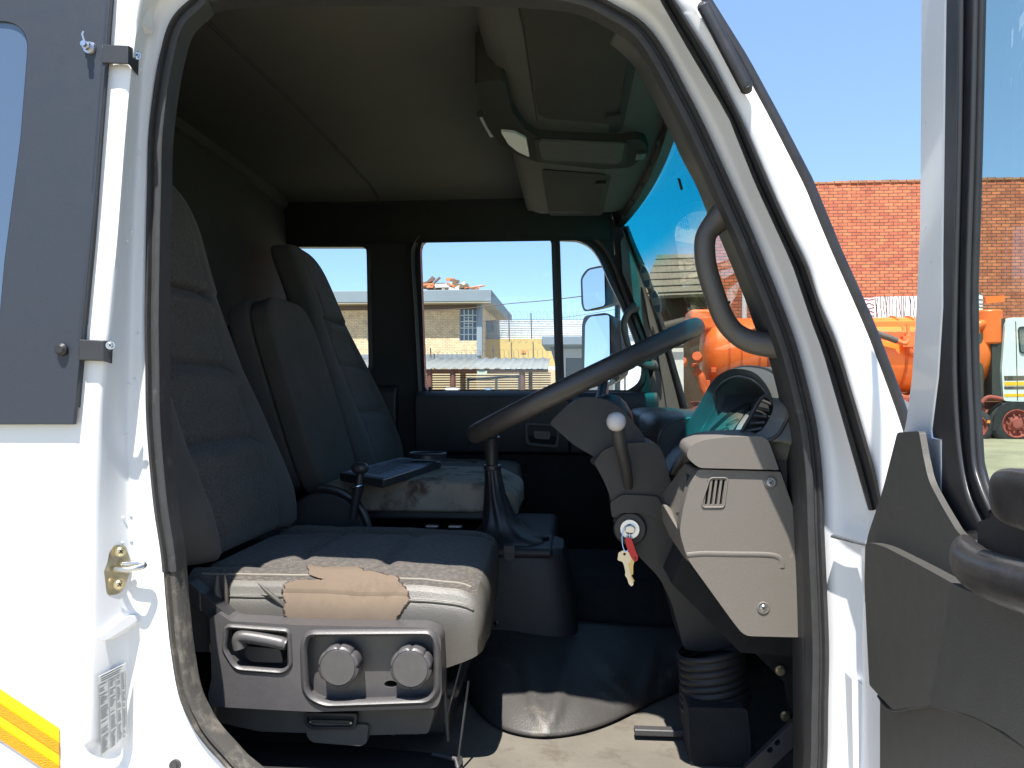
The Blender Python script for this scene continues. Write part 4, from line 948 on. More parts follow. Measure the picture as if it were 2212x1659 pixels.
# shoulder over the ignition lock
yplate('column_shoulder', roundpoly([(1318, 1085), (1345, 1068), (1420, 1072), (1450, 1120), (1430, 1128), (1392, 1108), (1340, 1108), (1322, 1120)], 8), 1.476, .02, SHR, colu, bevel=.006, seg=3)
ib = PY(1361, 1142, 1.482); b = MB(); b.disc(ib, (-.1, -1, .05), .031, .004, 40, r2=.028); b.build('lock_surround', SHR, colu, bevel=.001)
lk = MB(); axl = Vector((-.1, -1, .05)).normalized(); lk.disc(ib + axl * .004, axl, .0185, .006, 36, r2=.0172); lk.disc(ib + axl * .0102, axl, .0095, .001, 24, m=1); lk.build('ignition_lock', [STEEL, GROOVE], colu)
def textmesh(name, s, loc, right, up, size, mt, parent, depth=.0003):
    cu_ = bpy.data.curves.new(name, 'FONT'); cu_.body = s; cu_.size = size; cu_.extrude = depth; cu_.align_x = 'CENTER'; cu_.align_y = 'CENTER'; cu_.resolution_u = 2
    to = bpy.data.objects.new(name, cu_); SC.collection.objects.link(to); bpy.context.view_layer.update()
    me = bpy.data.meshes.new_from_object(to); bpy.data.objects.remove(to)
    right = Vector(right).normalized(); up = Vector(up).normalized(); nn = right.cross(up)
    vs = [Vector(loc) + right * v.co.x + up * v.co.y + nn * v.co.z for v in me.vertices]; fs = [tuple(p.vertices) for p in me.polygons]
    bpy.data.meshes.remove(me); return mk(name, vs, fs, mt, parent, smooth=False)
for ch, a in zip('START', (-10, -27, -44, -61, -78)):
    t = R(a); rr = .0138; p = ib + axl * .0101 + Vector((math.cos(t) * rr, 0, math.sin(t) * rr)); textmesh('lock_lettering', ch, p, (-math.sin(t) * -1 * -1, 0, math.cos(t) * 1) if False else (math.sin(t) * -1, 0, math.cos(t)), (math.cos(t) * 1, 0, math.sin(t)), .0045, TRIMB, colu)
MB().disc(PY(1329, 1124, 1.4835), (0, -1, 0), .0042, .0015, 18).build('column_hole', GROOVE, colu)
# stalk with pale knob
sk_ = smoothpath([PY(1357, 1050, 1.48), PY(1352, 1010, 1.44), PY(1340, 960, 1.405), PY(1334, 918, 1.39)], 6)
stl = tube('column_stalk', sk_, [.009, .0092, .0095, .0098, .010, .0102, .0105, .0107, .011, .011, .0112, .0115, .0118, .012, .012, .012, .012, .012, .012][:len(sk_)], TRIMD, truck, n=20)
roundbox('stalk_knob', PY(1331, 911, 1.378), (.0165, .014, .0165), .95, mat('pale_satin_plastic', lin(196, 190, 190), .3), stl)
sk2 = smoothpath([PY(1300, 1006, 1.52), PY(1288, 1000, 1.50), PY(1283, 994, 1.49)], 3); tube('column_stalk', sk2, .007, BPLAST, truck)
# bellows boot at the foot of the column
rows_ = []; c0 = PY(1535, 1398, 1.45); c1 = PY(1546, 1522, 1.45)
for i in range(85):
    t = i / 84; c = c0.lerp(c1, t); r_ = (.055 + .003 * t + .0035 * abs(math.sin(t * math.pi * 8)) ** .7) * (1.03 if t < .08 or t > .92 else 1)
    rows_.append([c + Vector((r_ * math.cos(a), r_ * .9 * math.sin(a), .012 * math.cos(a))) for a in [2 * math.pi * k / 40 for k in range(40)]])
V, F = gridf(rows_, True); mk('column_bellows', V, F, mat('bellows_rubber', (.014, .014, .015), .6, bump=(300, .2, .0005)), truck, angle=40)
yplate('column_foot', roundpoly([(1486, 1528), (1614, 1530), (1622, 1600), (1622, 1760), (1496, 1760), (1490, 1600)], 10), 1.37, .12, CARPET, truck, bevel=.012, seg=3)
MB().disc(PY(1533, 1330, 1.484), (0, -1, 0), .004, .002, 16).build('column_screw', STEEL, colu)
# accelerator pedal lower right with two slots
pa, pb_, w_ = (1775, 1528), (1622, 1675), 20
dx, dy = pb_[0] - pa[0], pb_[1] - pa[1]; L_ = math.hypot(dx, dy); nx_, ny_ = -dy / L_ * w_, dx / L_ * w_
def cap2(cx, cy, r1, r2, n=14):
    o = []
    for k in range(n): a = 2 * math.pi * k / n; u = math.cos(a) * r1; v = math.sin(a) * r2; o.append((cx + u * dx / L_ - v * dy / L_, cy + u * dy / L_ + v * dx / L_))
    return o
yplate('accelerator_pedal', [[(pa[0] + nx_, pa[1] + ny_), (pa[0] - nx_, pa[1] - ny_), (pb_[0] - nx_, pb_[1] - ny_), (pb_[0] + nx_, pb_[1] + ny_)], cap2(1680, 1604, 7, 6), cap2(1664, 1620, 7, 6)], 1.33, .012, TRIMD, truck, bevel=.002)
for x, y in ((1685, 1448), (1696, 1546), (1650, 1450)): 
    if x > 1660: MB().disc(PY(x, y, 1.42), (0, -1, 0), .006, .006, 6).disc(PY(x, y, 1.422), (0, -1, 0), .009, .002, 16).build('pedal_bolt', BRASS, truck)
yplate('pedal_bracket', [(1610, 1390), (1760, 1390), (1760, 1659), (1720, 1659), (1700, 1480), (1640, 1420)], 1.43, .02, CARPET, truck)

# ---- dashboard
dash = thing('dashboard', (.4, 2.0, 1.5), None, None); dash.parent = truck; dash.location = Vector((.4, 2.0, 1.5)) - truck.location
def xyext(name, xz, y0, y1, mt, parent, **k):
    n = len(xz); V = [Vector((x, y, z)) for y in (y0, y1) for x, z in xz]
    F = [tuple(range(n)), tuple(range(n, 2 * n))[::-1]] + [(i, n + i, n + (i + 1) % n, (i + 1) % n) for i in range(n)]
    return mk(name, V, F, mt, parent, **k)
DTOP = mat('dash_top_vinyl', lin(68, 67, 66), .42, bump=(600, .5, .0008), vary=(30, .08))
xz = roundpoly([(.62, 1.665), (.42, 1.690), (.26, 1.695), (.20, 1.665), (.195, 1.60), (.235, 1.52), (.31, 1.47), (.33, 1.38), (.62, 1.36)], [.01, .03, .04, .035, .04, .04, .04, .03, .01], 6)
xyext('main_body', xz, 1.90, 2.945, DTOP, dash, bevel=.004)
xz = roundpoly([(.545, 1.665), (.43, 1.69), (.36, 1.69), (.30, 1.64), (.27, 1.55), (.29, 1.47), (.36, 1.40), (.545, 1.36)], [.01, .03, .03, .04, .04, .04, .03, .01], 6)
xyext('driver_body', xz, 1.25, 1.90, TRIMB, dash, bevel=.004)
shp = [(.44, 1.16), (.52, 1.19), (.58, 1.30), (.65, 1.52), (.69, 1.8), (.69, 2.35), (.65, 2.65), (.58, 2.90), (.40, 2.945), (.38, 1.2)]
plate('windshield_shelf', shp, lambda u, v: (u, v, 1.668), lambda u, v: (u, v, 1.684), DTOP, dash)
# rounded pads of the middle dash
roundbox('dash_pad', (.26, 2.12, 1.655), (.085, .20, .045), .5, DTOP, dash)
roundbox('dash_pad', (.27, 2.62, 1.660), (.085, .24, .040), .5, DTOP, dash)
xyext('centre_stack', roundpoly([(.40, 1.66), (.235, 1.62), (.215, 1.50), (.30, 1.42), (.40, 1.40)], .02, 4), 1.92, 2.30, TRIMB, dash, bevel=.006)
# side end: taupe panel, cap, switch face
DP = mat('dash_side_panel', lin(102, 97, 91), .5, bump=(1000, .6, .0006), vary=(400, .05), dirt=(lin(120, 114, 106), 18, .66, .8))
grille = []
for k in range(4):
    x0 = 1523 + k * 10.6; grille.append(roundpoly([(x0 + 6, 1036), (x0 + 11.5, 1036), (x0 + 4.5, 1091), (x0 - 1, 1091)], 2.5, 4))
main_o = roundpoly([(1508, 1014), (1686, 1019), (1697, 1050), (1717, 1108), (1722, 1200), (1726, 1377), (1608, 1374), (1583, 1343), (1484, 1206), (1468, 1150), (1474, 1105), (1488, 1050)], [8, 4, 6, 20, 10, 6, 16, 20, 18, 14, 20, 20], 6)
sidep = yplate('side_panel', [main_o] + grille, 1.212, .035, DP, dash, bevel=.005, seg=4)
yplate('grille_back', [(1508, 1030), (1576, 1030), (1570, 1098), (1500, 1098)], 1.232, .004, GROOVE, sidep)
gr = resample([PY(x, y, 1.2115) for x, y in roundpoly([(1534, 1032), (1572, 1032), (1564, 1096), (1516, 1096), (1518, 1080)], 7, 6)], 60, True)
tube('grille_rim', gr, .0014, DP, sidep, n=8, closed=True)
for x, y in ((1664, 1042), (1649, 1313)):
    c = PY(x, y, 1.2115); MB().tube([c + Vector((.0078 * math.cos(a), 0, .0078 * math.sin(a))) for a in [k * math.pi / 14 for k in range(28)]], .0016, 8, True).build('screw_recess', DP, sidep)
    MB().disc(c + Vector((0, -.0003, 0)), (0, -1, 0), .0075, .0006, 24).build('recess_shadow', TRIMD, sidep); screw('screw', c + Vector((0, -.0008, 0)), (0, -1, 0), .0048, sidep)
rp = smoothpath([PY(x, y, 1.2125) for x, y in ((1484, 1199), (1520, 1196), (1580, 1197), (1650, 1198), (1678, 1202), (1688, 1212), (1690, 1226))], 6)
tube('pressed_rib', rp, .0042, DP, sidep, n=10, sq=.45, ref=(0, 1, 0))
cap_o = roundpoly([(1483, 986), (1488, 966), (1515, 951), (1560, 945), (1643, 942), (1660, 951), (1672, 984), (1683, 1015), (1512, 1011), (1496, 1000)], [8, 12, 16, 10, 12, 10, 6, 3, 8, 8], 6)
cpv = []
capm = plate('end_cap', cap_o, lambda u, v: PY(u, v, 1.205), lambda u, v: PY(u, v, 1.205) + Vector((.0, .09, .006)), DP, dash, bevel=.012, seg=5)
# switch face turned to the driver
def quad3(name, pts, th, mt, parent, **k):
    pts = [Vector(p) for p in pts]; n = (pts[1] - pts[0]).cross(pts[2] - pts[1]).normalized(); 
    if n.dot(CAM - pts[0]) < 0: n = -n
    m = len(pts); V = pts + [p - n * th for p in pts]; F = [tuple(range(m)), tuple(range(m, 2 * m))[::-1]] + [(i, (i + 1) % m, m + (i + 1) % m, m + i) for i in range(m)]
    return mk(name, V, F, mt, parent, **k), n
A_, B_, D_, E_ = PY(1507, 1016, 1.218), PY(1470, 1148, 1.218), PY(1430, 1066, 1.40), PY(1480, 998, 1.33)
C_ = PY(1447, 1118, 1.36)
qf, qn = quad3('switch_face', [A_, B_, C_, D_, E_], .02, DP, dash, bevel=.003)
def onface(s, t, o=0): return A_.lerp(E_, s).lerp(B_.lerp(C_, s), t) + qn * o
for k in range(4):
    t0_, t1_ = .14 + .185 * k, .30 + .185 * k; vs = [onface(s, t, .001) for s, t in ((.25, t0_), (.8, t0_), (.8, t1_), (.25, t1_))]; quad3('dash_switch', vs, .004, BLACK, qf, bevel=.0012)
kn = [PY(x, y, Y_) for x, y, Y_ in ((1427, 1086, 1.38), (1436, 1088, 1.36), (1470, 1152, 1.226), (1484, 1210, 1.226), (1478, 1206, 1.25), (1446, 1160, 1.33), (1430, 1125, 1.37))]
quad3('knee_strip', kn, .015, DP, dash, bevel=.004)
yplate('dash_return', roundpoly([(1660, 948), (1700, 850), (1762, 850), (1762, 1385), (1724, 1380), (1716, 1108), (1686, 1016)], 4), 1.232, .05, TRIMB, dash, bevel=.004)
yplate('under_dash', [(1480, 1190), (1600, 1340), (1740, 1385), (1740, 1420), (1600, 1410), (1450, 1260)], 1.36, .5, CARPET, dash)
# instrument hood: loops read with their own depth
L1 = [(1514, 955, 1.35), (1560, 950, 1.28), (1638, 942, 1.24), (1668, 912, 1.25), (1675, 882, 1.27), (1652, 842, 1.34), (1622, 818, 1.48), (1584, 815, 1.65), (1550, 840, 1.80), (1542, 885, 1.82), (1512, 935, 1.80), (1504, 950, 1.65), (1506, 956, 1.5)]
L2 = [(1483, 978, 1.25), (1560, 952, 1.22), (1655, 952, 1.21), (1690, 915, 1.215), (1700, 868, 1.22), (1682, 822, 1.30), (1645, 797, 1.47), (1588, 796, 1.66), (1545, 826, 1.86), (1488, 905, 1.92), (1424, 1004, 1.92), (1440, 1030, 1.6), (1462, 1005, 1.36)]
l1 = smoothpath([PY(*p) for p in L1], 7, True); l2 = smoothpath([PY(*p) for p in L2], 7, True)
ce_ = sum(l1, Vector()) / len(l1); ain = Vector((.10, 0, -.045)); zlo = min(p.z for p in l1); zhi = max(p.z for p in l1); dw = lambda p: .08 + .92 * max(0, (p.z - zlo) / (zhi - zlo)) ** 1.3 * min(1, max(.12, (1.84 - p.y) / .22))
l0 = [ce_ + (p - ce_) * .90 + ain * dw(p) for p in l1]; lm = [ce_ + (p - ce_) * .96 + ain * .3 * dw(p) for p in l1]; l3 = [p + Vector((.05, 0, .0)) for p in l2]; l4 = [Vector((p.x + .20, p.y, p.z - .035)) for p in l2]
l12 = [(a + b) / 2 + Vector((-.012, 0, .006)) for a, b in zip(l1, l2)]
V, F = gridf([l0, lm, l1, l12, l2, l3, l4], True); F.append(tuple(range(len(l0)))); hood = mk('instrument_hood', V, F, mat('hood_plastic', lin(88, 89, 88), .5, bump=(900, .5, .0006), vary=(60, .06)), dash, angle=50)
tube('hood_rim', l1, .0032, TRIM, hood, n=8, closed=True)
tube('hood_rim', [p + Vector((.004, 0, .001)) for p in l2], .0028, TRIMD, hood, n=8, closed=True)
# instrument face with a black edged window and a pale dial, lying on the floor of the binnacle
fc = sum(l0, Vector()) / len(l0); fn = Vector((0, 0, 0))
for i in range(len(l0)): fn += (l0[i] - fc).cross(l0[(i + 1) % len(l0)] - fc)
fn.normalize()
if fn.dot(CAM - fc) < 0: fn = -fn
def face(name, pts, off, th, mt, parent, **k): return plate(name, pts, lambda u, v: PP(u, v, fc + fn * (off + th), fn), lambda u, v: PP(u, v, fc + fn * off, fn), mt, parent, **k)
FACE = mat('cluster_grey', lin(96, 95, 92), .45, bump=(900, .3, .0004), vary=(60, .08))
ln = face('instrument_panel', roundpoly([(1516, 950), (1532, 920), (1556, 892), (1600, 864), (1632, 858), (1638, 870), (1600, 932), (1560, 948)], 10, 4), .003, .003, FACE, dash)
face('window_rim', roundpoly([(1522, 950), (1535, 925), (1570, 894), (1604, 872), (1620, 868), (1622, 880), (1604, 904), (1580, 940), (1555, 950)], 8, 4), .0065, .003, GROOVE, ln, bevel=.001)
dg = face('dial_face', roundpoly([(1534, 948), (1545, 928), (1576, 900), (1602, 884), (1610, 884), (1604, 900), (1584, 928), (1570, 944)], 6, 4), .010, .001, mat('dial_grey', lin(128, 126, 118), .25), ln)
face('lens_highlight', roundpoly([(1584, 938), (1594, 918), (1612, 892), (1624, 884), (1626, 894), (1608, 920), (1596, 938)], 4, 4), .0105, .002, mat('pale_highlight', lin(170, 172, 174), .2), ln)  # pale patch paints the highlight on the lit lens as a colour
for (x, y, r_) in ((1556, 932, .016), (1582, 912, .013)):
    c = PP(x, y, fc + fn * .0125, fn); a_ = fn.orthogonal().normalized(); e_ = fn.cross(a_); tube('dial_ring', [c + a_ * r_ * math.cos(t) + e_ * r_ * math.sin(t) for t in [k * math.pi / 12 for k in range(24)]], .0010, TRIM, dg, n=6, closed=True)
# air vent in the near end of the hood
vt, vn = quad3('air_vent', [PY(1604, 941, 1.262), PY(1650, 930, 1.262), PY(1672, 897, 1.27), PY(1666, 872, 1.29), PY(1648, 862, 1.30), PY(1622, 905, 1.28)], .01, GROOVE, dash)
for k in range(5):
    t = k / 4; a = Vector(PY(1612 + 32 * t, 934 - 66 * t, 1.268 + .02 * t)); b_ = Vector(PY(1646 + 22 * t, 928 - 50 * t, 1.258 + .015 * t)); tube('vent_slat', [a + vn * .006, b_ + vn * .006], .0028, TRIMD, vt, n=8)
tube('vent_rim', smoothpath([PY(x, y, 1.262) + vn * .004 for x, y in ((1602, 943), (1652, 932), (1675, 898), (1668, 869), (1647, 859), (1620, 903))], 5, True), .003, TRIMB, vt, n=8, closed=True)
# far demister vent and chrome bits on the hood edge
tube('hood_vent', [PY(1500, 905, 1.93), PY(1540, 850, 1.87)], .008, BPLAST, dash)

# ---- driver door, swung wide open towards the camera
PH = R(86); H = Vector((.362, 1.08, 0)); dn = Vector((-math.sin(PH), math.cos(PH), 0))
def PD(px, py, off=0): return PP(px, py, H + dn * off, dn)
def dplate(name, loops, off, th, mt, parent, **k): return plate(name, loops, lambda u, v: PD(u, v, off), lambda u, v: PD(u, v, off) - dn * th, mt, parent, **k)
door = thing('driver_door', (.36, 1.05, 1.4), None, None); door.parent = truck; door.location = Vector((.36, 1.05, 1.4)) - truck.location
wlft = [(2000, -460), (1992, -60), (1990, 0), (1987, 486), (1979, 663), (1970, 811), (1958, 905), (1945, 970), (1935, 1100)]
blft = [(2050, -460), (2042, -60), (2041, 0), (2034, 553), (2034, 663), (2025, 811), (2010, 930), (2012, 946), (2031, 950), (2031, 1076), (2071, 1155)]
brgt = [(2122, -460), (2115, -60), (2113, 0), (2106, 324), (2097, 620), (2099, 790), (2104, 900), (2110, 1000), (2121, 1044), (2135, 1080), (2147, 1104), (2190, 1140)]
dplate('door_frame', wlft + [(2070, 1180)] + blft[::-1][1:], -.006, .010, WHITE, door, bevel=.001, seg=2)
dplate('frame_flange', [(2006, 946), (2034, 948), (2034, 1080), (2012, 1040)], -.008, .004, WHITE2, door)
dplate('window_seal', blft + brgt[::-1], 0, .008, BLACK, door, bevel=.004, seg=2)
m1 = [(2078, -60), (2074, 300), (2066, 620), (2064, 800), (2072, 950), (2090, 1060), (2120, 1130)]
tube('seal_lip', smoothpath([PD(x, y, .003) for x, y in m1], 5), .0028, BPLAST, door)
tube('seal_lip', smoothpath([PD(x - 6, y, .002) for x, y in brgt[:-1]], 4), .002, BPLAST, door)
dplate('window_glass', [(2090, -80), (2700, -80), (2700, 1250), (2200, 1200), (2120, 1120), (2085, 1000), (2080, 700)], -.014, .004, GLASSD, door)
# lower trim
DT = mat('door_trim_plastic', lin(64, 63, 60), .55, bump=(900, .5, .0006), vary=(60, .06))
sail = roundpoly([(1938, 934), (1985, 931), (1994, 984), (2006, 1039), (2034, 1092), (2072, 1156), (2200, 1220), (2200, 1400), (1868, 1300), (1870, 1169), (1906, 1062)], [6, 6, 10, 20, 20, 20, 10, 0, 0, 30, 30], 6)
dplate('door_trim', sail, .012, .006, DT, door, bevel=.006, seg=3)
dplate('door_pocket_panel', roundpoly([(1869, 1170), (1905, 1178), (1990, 1222), (2090, 1278), (2230, 1310), (2600, 1420), (2600, 1900), (2212, 1613), (2168, 1581), (2098, 1545), (2006, 1521), (1928, 1533), (1899, 1503), (1878, 1480), (1876, 1446), (1867, 1261)], [12, 30, 30, 30, 10, 10, 0, 8, 8, 20, 20, 5, 5, 5, 5, 20], 5), .024, .014, DT, door, bevel=.006, seg=4)
dplate('lower_door_trim', [(1899, 1480), (1930, 1500), (2700, 1500), (2700, 2100), (1899, 2100)], .010, .006, DT, door, bevel=.003)
dplate('door_shell', [(1858, 1180), (1900, 1120), (2010, 1000), (2700, 1200), (2700, 2100), (1862, 2100), (1866, 1560), (1860, 1400), (1862, 1300)], -.012, .012, WHITE, door, bevel=.008, seg=3)
tube('trim_seam', smoothpath([PD(x, y, .0215) for x, y in ((1899, 1504), (1928, 1534), (2006, 1522), (2098, 1546), (2168, 1582), (2250, 1636))], 5), .0022, GROOVE, door)
dplate('door_pocket', [(2112, 1128), (2180, 1100), (2700, 1100), (2700, 1290), (2110, 1250)], .014, .003, BLACK, door)
# armrest pull and upper cushion
LEA = mat('pull_handle_vinyl', (.03, .028, .028), .3, bump=(300, .35, .0006), vary=(30, .3), dirt=((.12, .11, .1), 40, .68, .8))
pl = smoothpath([PD(2085, 1182, .02), PD(2088, 1205, .026), PD(2115, 1232, .03), PD(2170, 1254, .033), PD(2260, 1282, .034), PD(2400, 1325, .03)], 7)
tube('door_pull', pl, [.009 + .005 * min(1, i / 10) for i in range(len(pl))], LEA, door, n=18, sq=1.25)
roundbox('armrest_pad', PD(2240, 1085, .03), (.010, .05, .020), .6, LEA, door)
# check strap between pillar and door
tube('check_strap', [PY(1800, 1158, 1.12), PY(1850, 1172, 1.09), PY(1885, 1180, 1.05)], .006, STEEL, truck, sq=.4)
yplate('pillar_fold', roundpoly([(1840, 1460), (1875, 1490), (1878, 1659), (1878, 1800), (1846, 1800)], 10), 1.10, .03, WHITE2, truck, bevel=.01, seg=3)

# ---- mirrors outside the far window
def mirror(name, o, g, Y, lab):
    mn = Vector((-.77, -.63, .04)).normalized(); c = PY(sum(p[0] for p in g) / len(g), sum(p[1] for p in g) / len(g), Y)
    m_ = plate(name, roundpoly(o, 9, 6), lambda u, v: PP(u, v, c, mn), lambda u, v: PP(u, v, c, mn) - mn * .06 + (PP(u, v, c, mn) - c) * -.12, mat('mirror_housing', lin(44, 42, 42), .5, bump=(500, .3, .0006)), truck, bevel=.012, seg=4, label=lab)
    plate('mirror_face', roundpoly(g, 7, 5), lambda u, v: PP(u, v, c + mn * .004, mn), lambda u, v: PP(u, v, c + mn * .002, mn), MIRROR, m_, smooth=False)
    return m_
mirror('side_mirror', [(1254, 600), (1268, 580), (1300, 573), (1335, 580), (1340, 650), (1300, 665), (1262, 674), (1256, 660)], [(1258, 602), (1272, 583), (1305, 577), (1307, 660), (1264, 670), (1260, 655)], 3.28, 'small upper wide angle mirror')
mirror('side_mirror', [(1257, 700), (1262, 682), (1310, 675), (1338, 690), (1346, 780), (1338, 820), (1312, 838), (1256, 832)], [(1264, 700), (1274, 684), (1316, 680), (1318, 826), (1262, 820)], 3.26, 'tall lower main mirror')
tube('mirror_arm', smoothpath([PY(1336, 560, 3.2), PY(1334, 660, 3.32), PY(1334, 760, 3.34), PY(1334, 860, 3.3)], 5), .012, BPLAST, truck)

# ---- things lying in the cab
tray = thing('label_tray', PZ(840, 1012, 1.545), 'flat black plastic tray holding a grey printed card on the stained middle seat', 'tray')
ZT_ = 1.553
tv = [PZ(734, 1021, ZT_), PZ(828, 1036, ZT_), PZ(952, 996, ZT_), PZ(866, 987, ZT_)]
tc = sum(tv, Vector()) / 4
mk('tray_body', [p for p in tv] + [p - Vector((0, 0, .020)) for p in tv], [(0, 1, 2, 3), (7, 6, 5, 4), (0, 4, 5, 1), (1, 5, 6, 2), (2, 6, 7, 3), (3, 7, 4, 0)], BPLAST, tray, bevel=.003)
iv = [tc + (p - tc) * Vector((.9, .9, 1)).x + Vector((0, 0, .0012)) for p in tv]
card = mk('printed_card', iv + [p - Vector((0, 0, .002)) for p in iv], [(0, 1, 2, 3), (7, 6, 5, 4), (0, 4, 5, 1), (1, 5, 6, 2), (2, 6, 7, 3), (3, 7, 4, 0)], mat('card_grey_blue', lin(150, 160, 178), .35), tray)
b = MB(); random.seed(11)
for k in range(16):
    t = .08 + k * .055; a = iv[0].lerp(iv[3], t); c = iv[1].lerp(iv[2], t); s0 = random.uniform(.06, .25); s1 = random.uniform(.6, .94); up_ = Vector((0, 0, .0006)); d_ = (iv[3] - iv[0]) * .018
    p, q_ = a.lerp(c, s0) + up_, a.lerp(c, s1) + up_; b.add([p, q_, q_ + d_, p + d_], [(0, 1, 2, 3)])
b.build('card_print', TRIMB, card, smooth=False)
dc = PZ(924, 989, ZT_ + .012); b = MB(); b.disc(dc, (0, 0, 1), .052, .010, 32); b.tube([dc + Vector((.05 * math.cos(t), .05 * math.sin(t), .012)) for t in [k * math.pi / 18 for k in range(36)]], .004, 8, True); b.build('round_dish', BPLAST, tray)
keys = thing('key_bunch', ib + axl * .01, 'bunch of worn metal keys with a red plastic fob hanging from the ignition lock', 'keys')
kb = ib + axl * .012
V_ = [kb + Vector((x, 0, z)) for x, z in roundpoly([(-.009, -.004), (.008, -.006), (.011, .003), (.004, .009), (-.007, .007)], .004, 4)]
mk('key_head', V_ + [v + axl * .014 for v in V_], [tuple(range(len(V_)))[::-1], tuple(range(len(V_), 2 * len(V_)))] + [(i, (i + 1) % len(V_), len(V_) + (i + 1) % len(V_), len(V_) + i) for i in range(len(V_))], STEEL, keys, bevel=.001)
YK = kb.y - .012; rc_ = PY(1352, 1170, YK)
tube('key_ring', [rc_ + Vector((.007 * math.cos(t), .004 * math.sin(t), .021 * math.sin(t) + .004)) for t in [k * math.pi / 16 for k in range(32)]], .0009, CHROME, keys, n=6, closed=True)
fob = [(1350, 1166), (1355, 1160), (1364, 1163), (1373, 1190), (1379, 1203), (1376, 1213), (1368, 1212), (1361, 1200), (1354, 1182)]
hol = [(1371.5 + 2.3 * math.cos(t), 1206.5 + 3 * math.sin(t)) for t in [k * math.pi / 6 for k in range(12)]]
yplate('key_fob', [roundpoly(fob, 5, 5), hol], YK - .006, .005, RED, keys, bevel=.0012)
def key(pts, hole, Y_, mt):
    o = yplate('key', [roundpoly(pts, 1.5, 3), hole] if hole else roundpoly(pts, 1.5, 3), Y_, .0022, mt, keys, bevel=.0003); return o
def hl_(x, y, r): return [(x + r * math.cos(t), y + r * math.sin(t)) for t in [k * math.pi / 6 for k in range(12)]]
key([(1336, 1194), (1346, 1189), (1360, 1193), (1366, 1204), (1362, 1214), (1357, 1217), (1361, 1232), (1363, 1246), (1369, 1262), (1364, 1267), (1358, 1261), (1355, 1250), (1350, 1243), (1351, 1236), (1348, 1222), (1345, 1214), (1334, 1210)], hl_(1349, 1197, 3), YK + .001, GREYKEY)
key([(1348, 1200), (1362, 1196), (1372, 1206), (1368, 1222), (1368, 1240), (1364, 1243), (1371, 1256), (1366, 1258), (1358, 1240), (1358, 1220)], None, YK + .005, mat('brass_key', (.60, .45, .22), .35, metal=.9))
# ================================================================ THE YARD
ASPH = mat('yard_concrete', lin(150, 142, 118), .95, bump=(3, .3, .02), vary=(.6, .12), dirt=(lin(112, 106, 90), .5, .5, .75))
def gz(y): return .0 if y < 8 else min(.55, (y - 8) * .031)
rows_ = []
for i, y in enumerate([-400, -60, -10, 0, 4, 8, 12, 16, 20, 26, 30, 40, 60, 120, 800]): rows_.append([Vector((x, y, gz(y))) for x in (-800, -120, -40, -20, -10, 0, 10, 20, 40, 120, 800)])
V, F = gridf(rows_); g = mk('ground', V, F, ASPH); meta(g, kind='structure')
def top(o, label, cat, group=None): return meta(o, label, cat, group)
def ox(name, x0, x1, y0, y1, z0, z1, mt, parent, **k): return box(name, ((x0 + x1) / 2, (y0 + y1) / 2, (z0 + z1) / 2), (x1 - x0, y1 - y0, z1 - z0), mt, parent, **k)
def pxb(name, a, b_, Y, dep, mt, parent, **k):
    p, q_ = PY(a[0], a[1], Y), PY(b_[0], b_[1], Y); return ox(name, min(p.x, q_.x), max(p.x, q_.x), Y, Y + dep, min(p.z, q_.z), max(p.z, q_.z), mt, parent, **k)
# red brick wall behind the tanker
BRK = brick_mat('red_brick', lin(206, 122, 84), lin(172, 92, 70), lin(104, 80, 64), .30, .108, .015, 'XZ', warp=.03, dark=(.45, .43, .5, 1))
YB = 27.5
p1, p2 = PY(1530, 402, YB), PY(2900, 360, YB)
zt0, zt1 = p1.z, PY(2900, 372, YB).z
V = [(p1.x, YB, .4), (p2.x, YB, .4), (p2.x, YB, zt1), (p1.x, YB, zt0)]; V += [(x, y + .35, z) for x, y, z in V]
bw = mk('brick_wall', V, [(0, 1, 2, 3), (7, 6, 5, 4), (0, 4, 5, 1), (1, 5, 6, 2), (2, 6, 7, 3), (3, 7, 4, 0)], BRK, smooth=False)
top(bw, 'tall weathered red brick wall rising behind the orange tanker truck', 'wall')
b = MB(); L_ = p2.x - p1.x; n_ = int(L_ / .26); random.seed(2)
for i in range(n_):
    x = p1.x + (i + .5) * L_ / n_; z = zt0 + (zt1 - zt0) * (i + .5) / n_; h = random.uniform(.05, .09); b.box((x, YB + .17, z + h / 2 - .005), (.24, .4 + random.uniform(-.02, .03), h))
cp = b.build('coping_course', mat('coping_brick', lin(150, 112, 84), .95, vary=(2, .3)), bw)
# downpipe on the wall seen through the windshield
tube('downpipe', [PY(1608, 420, YB - .2), PY(1608, 740, YB - .2)], .09, WHITE2, bw)
# white painted screens standing behind the tanker
random.seed(8)
PLK = mat('flaking_white_boards', lin(232, 232, 232), .8, vary=(3, .03)); 
def screen(a, b_, nb, lab, vert):
    p, q_ = PY(a[0], a[1], 25.2), PY(b_[0], b_[1], 25.2); t = thing('board_screen', ((p.x + q_.x) / 2, 25.2, q_.z), lab, 'screen')
    ox('board', p.x, q_.x, 25.2, 25.3, q_.z, p.z, PLK, t)
    m_ = MB()
    for k in range(nb):
        if vert:
            x = p.x + (k + random.random()) * (q_.x - p.x) / nb; z = q_.z; pts = [Vector((x + random.uniform(-.03, .03), 25.19, z + (p.z - z) * f)) for f in (0, .3, .6, 1)]
        else:
            z = q_.z + (k + random.random()) * (p.z - q_.z) / nb; pts = [Vector((p.x + (q_.x - p.x) * f, 25.19, z + random.uniform(-.04, .04))) for f in (0, .3, .6, 1)]
        m_.tube(pts, .011, 4)
    m_.build('crack_line', GROOVE, t)
screen((1860, 644), (1888, 692), 6, 'flaking white board screen beside the windshield pillar, with sideways cracks', False)
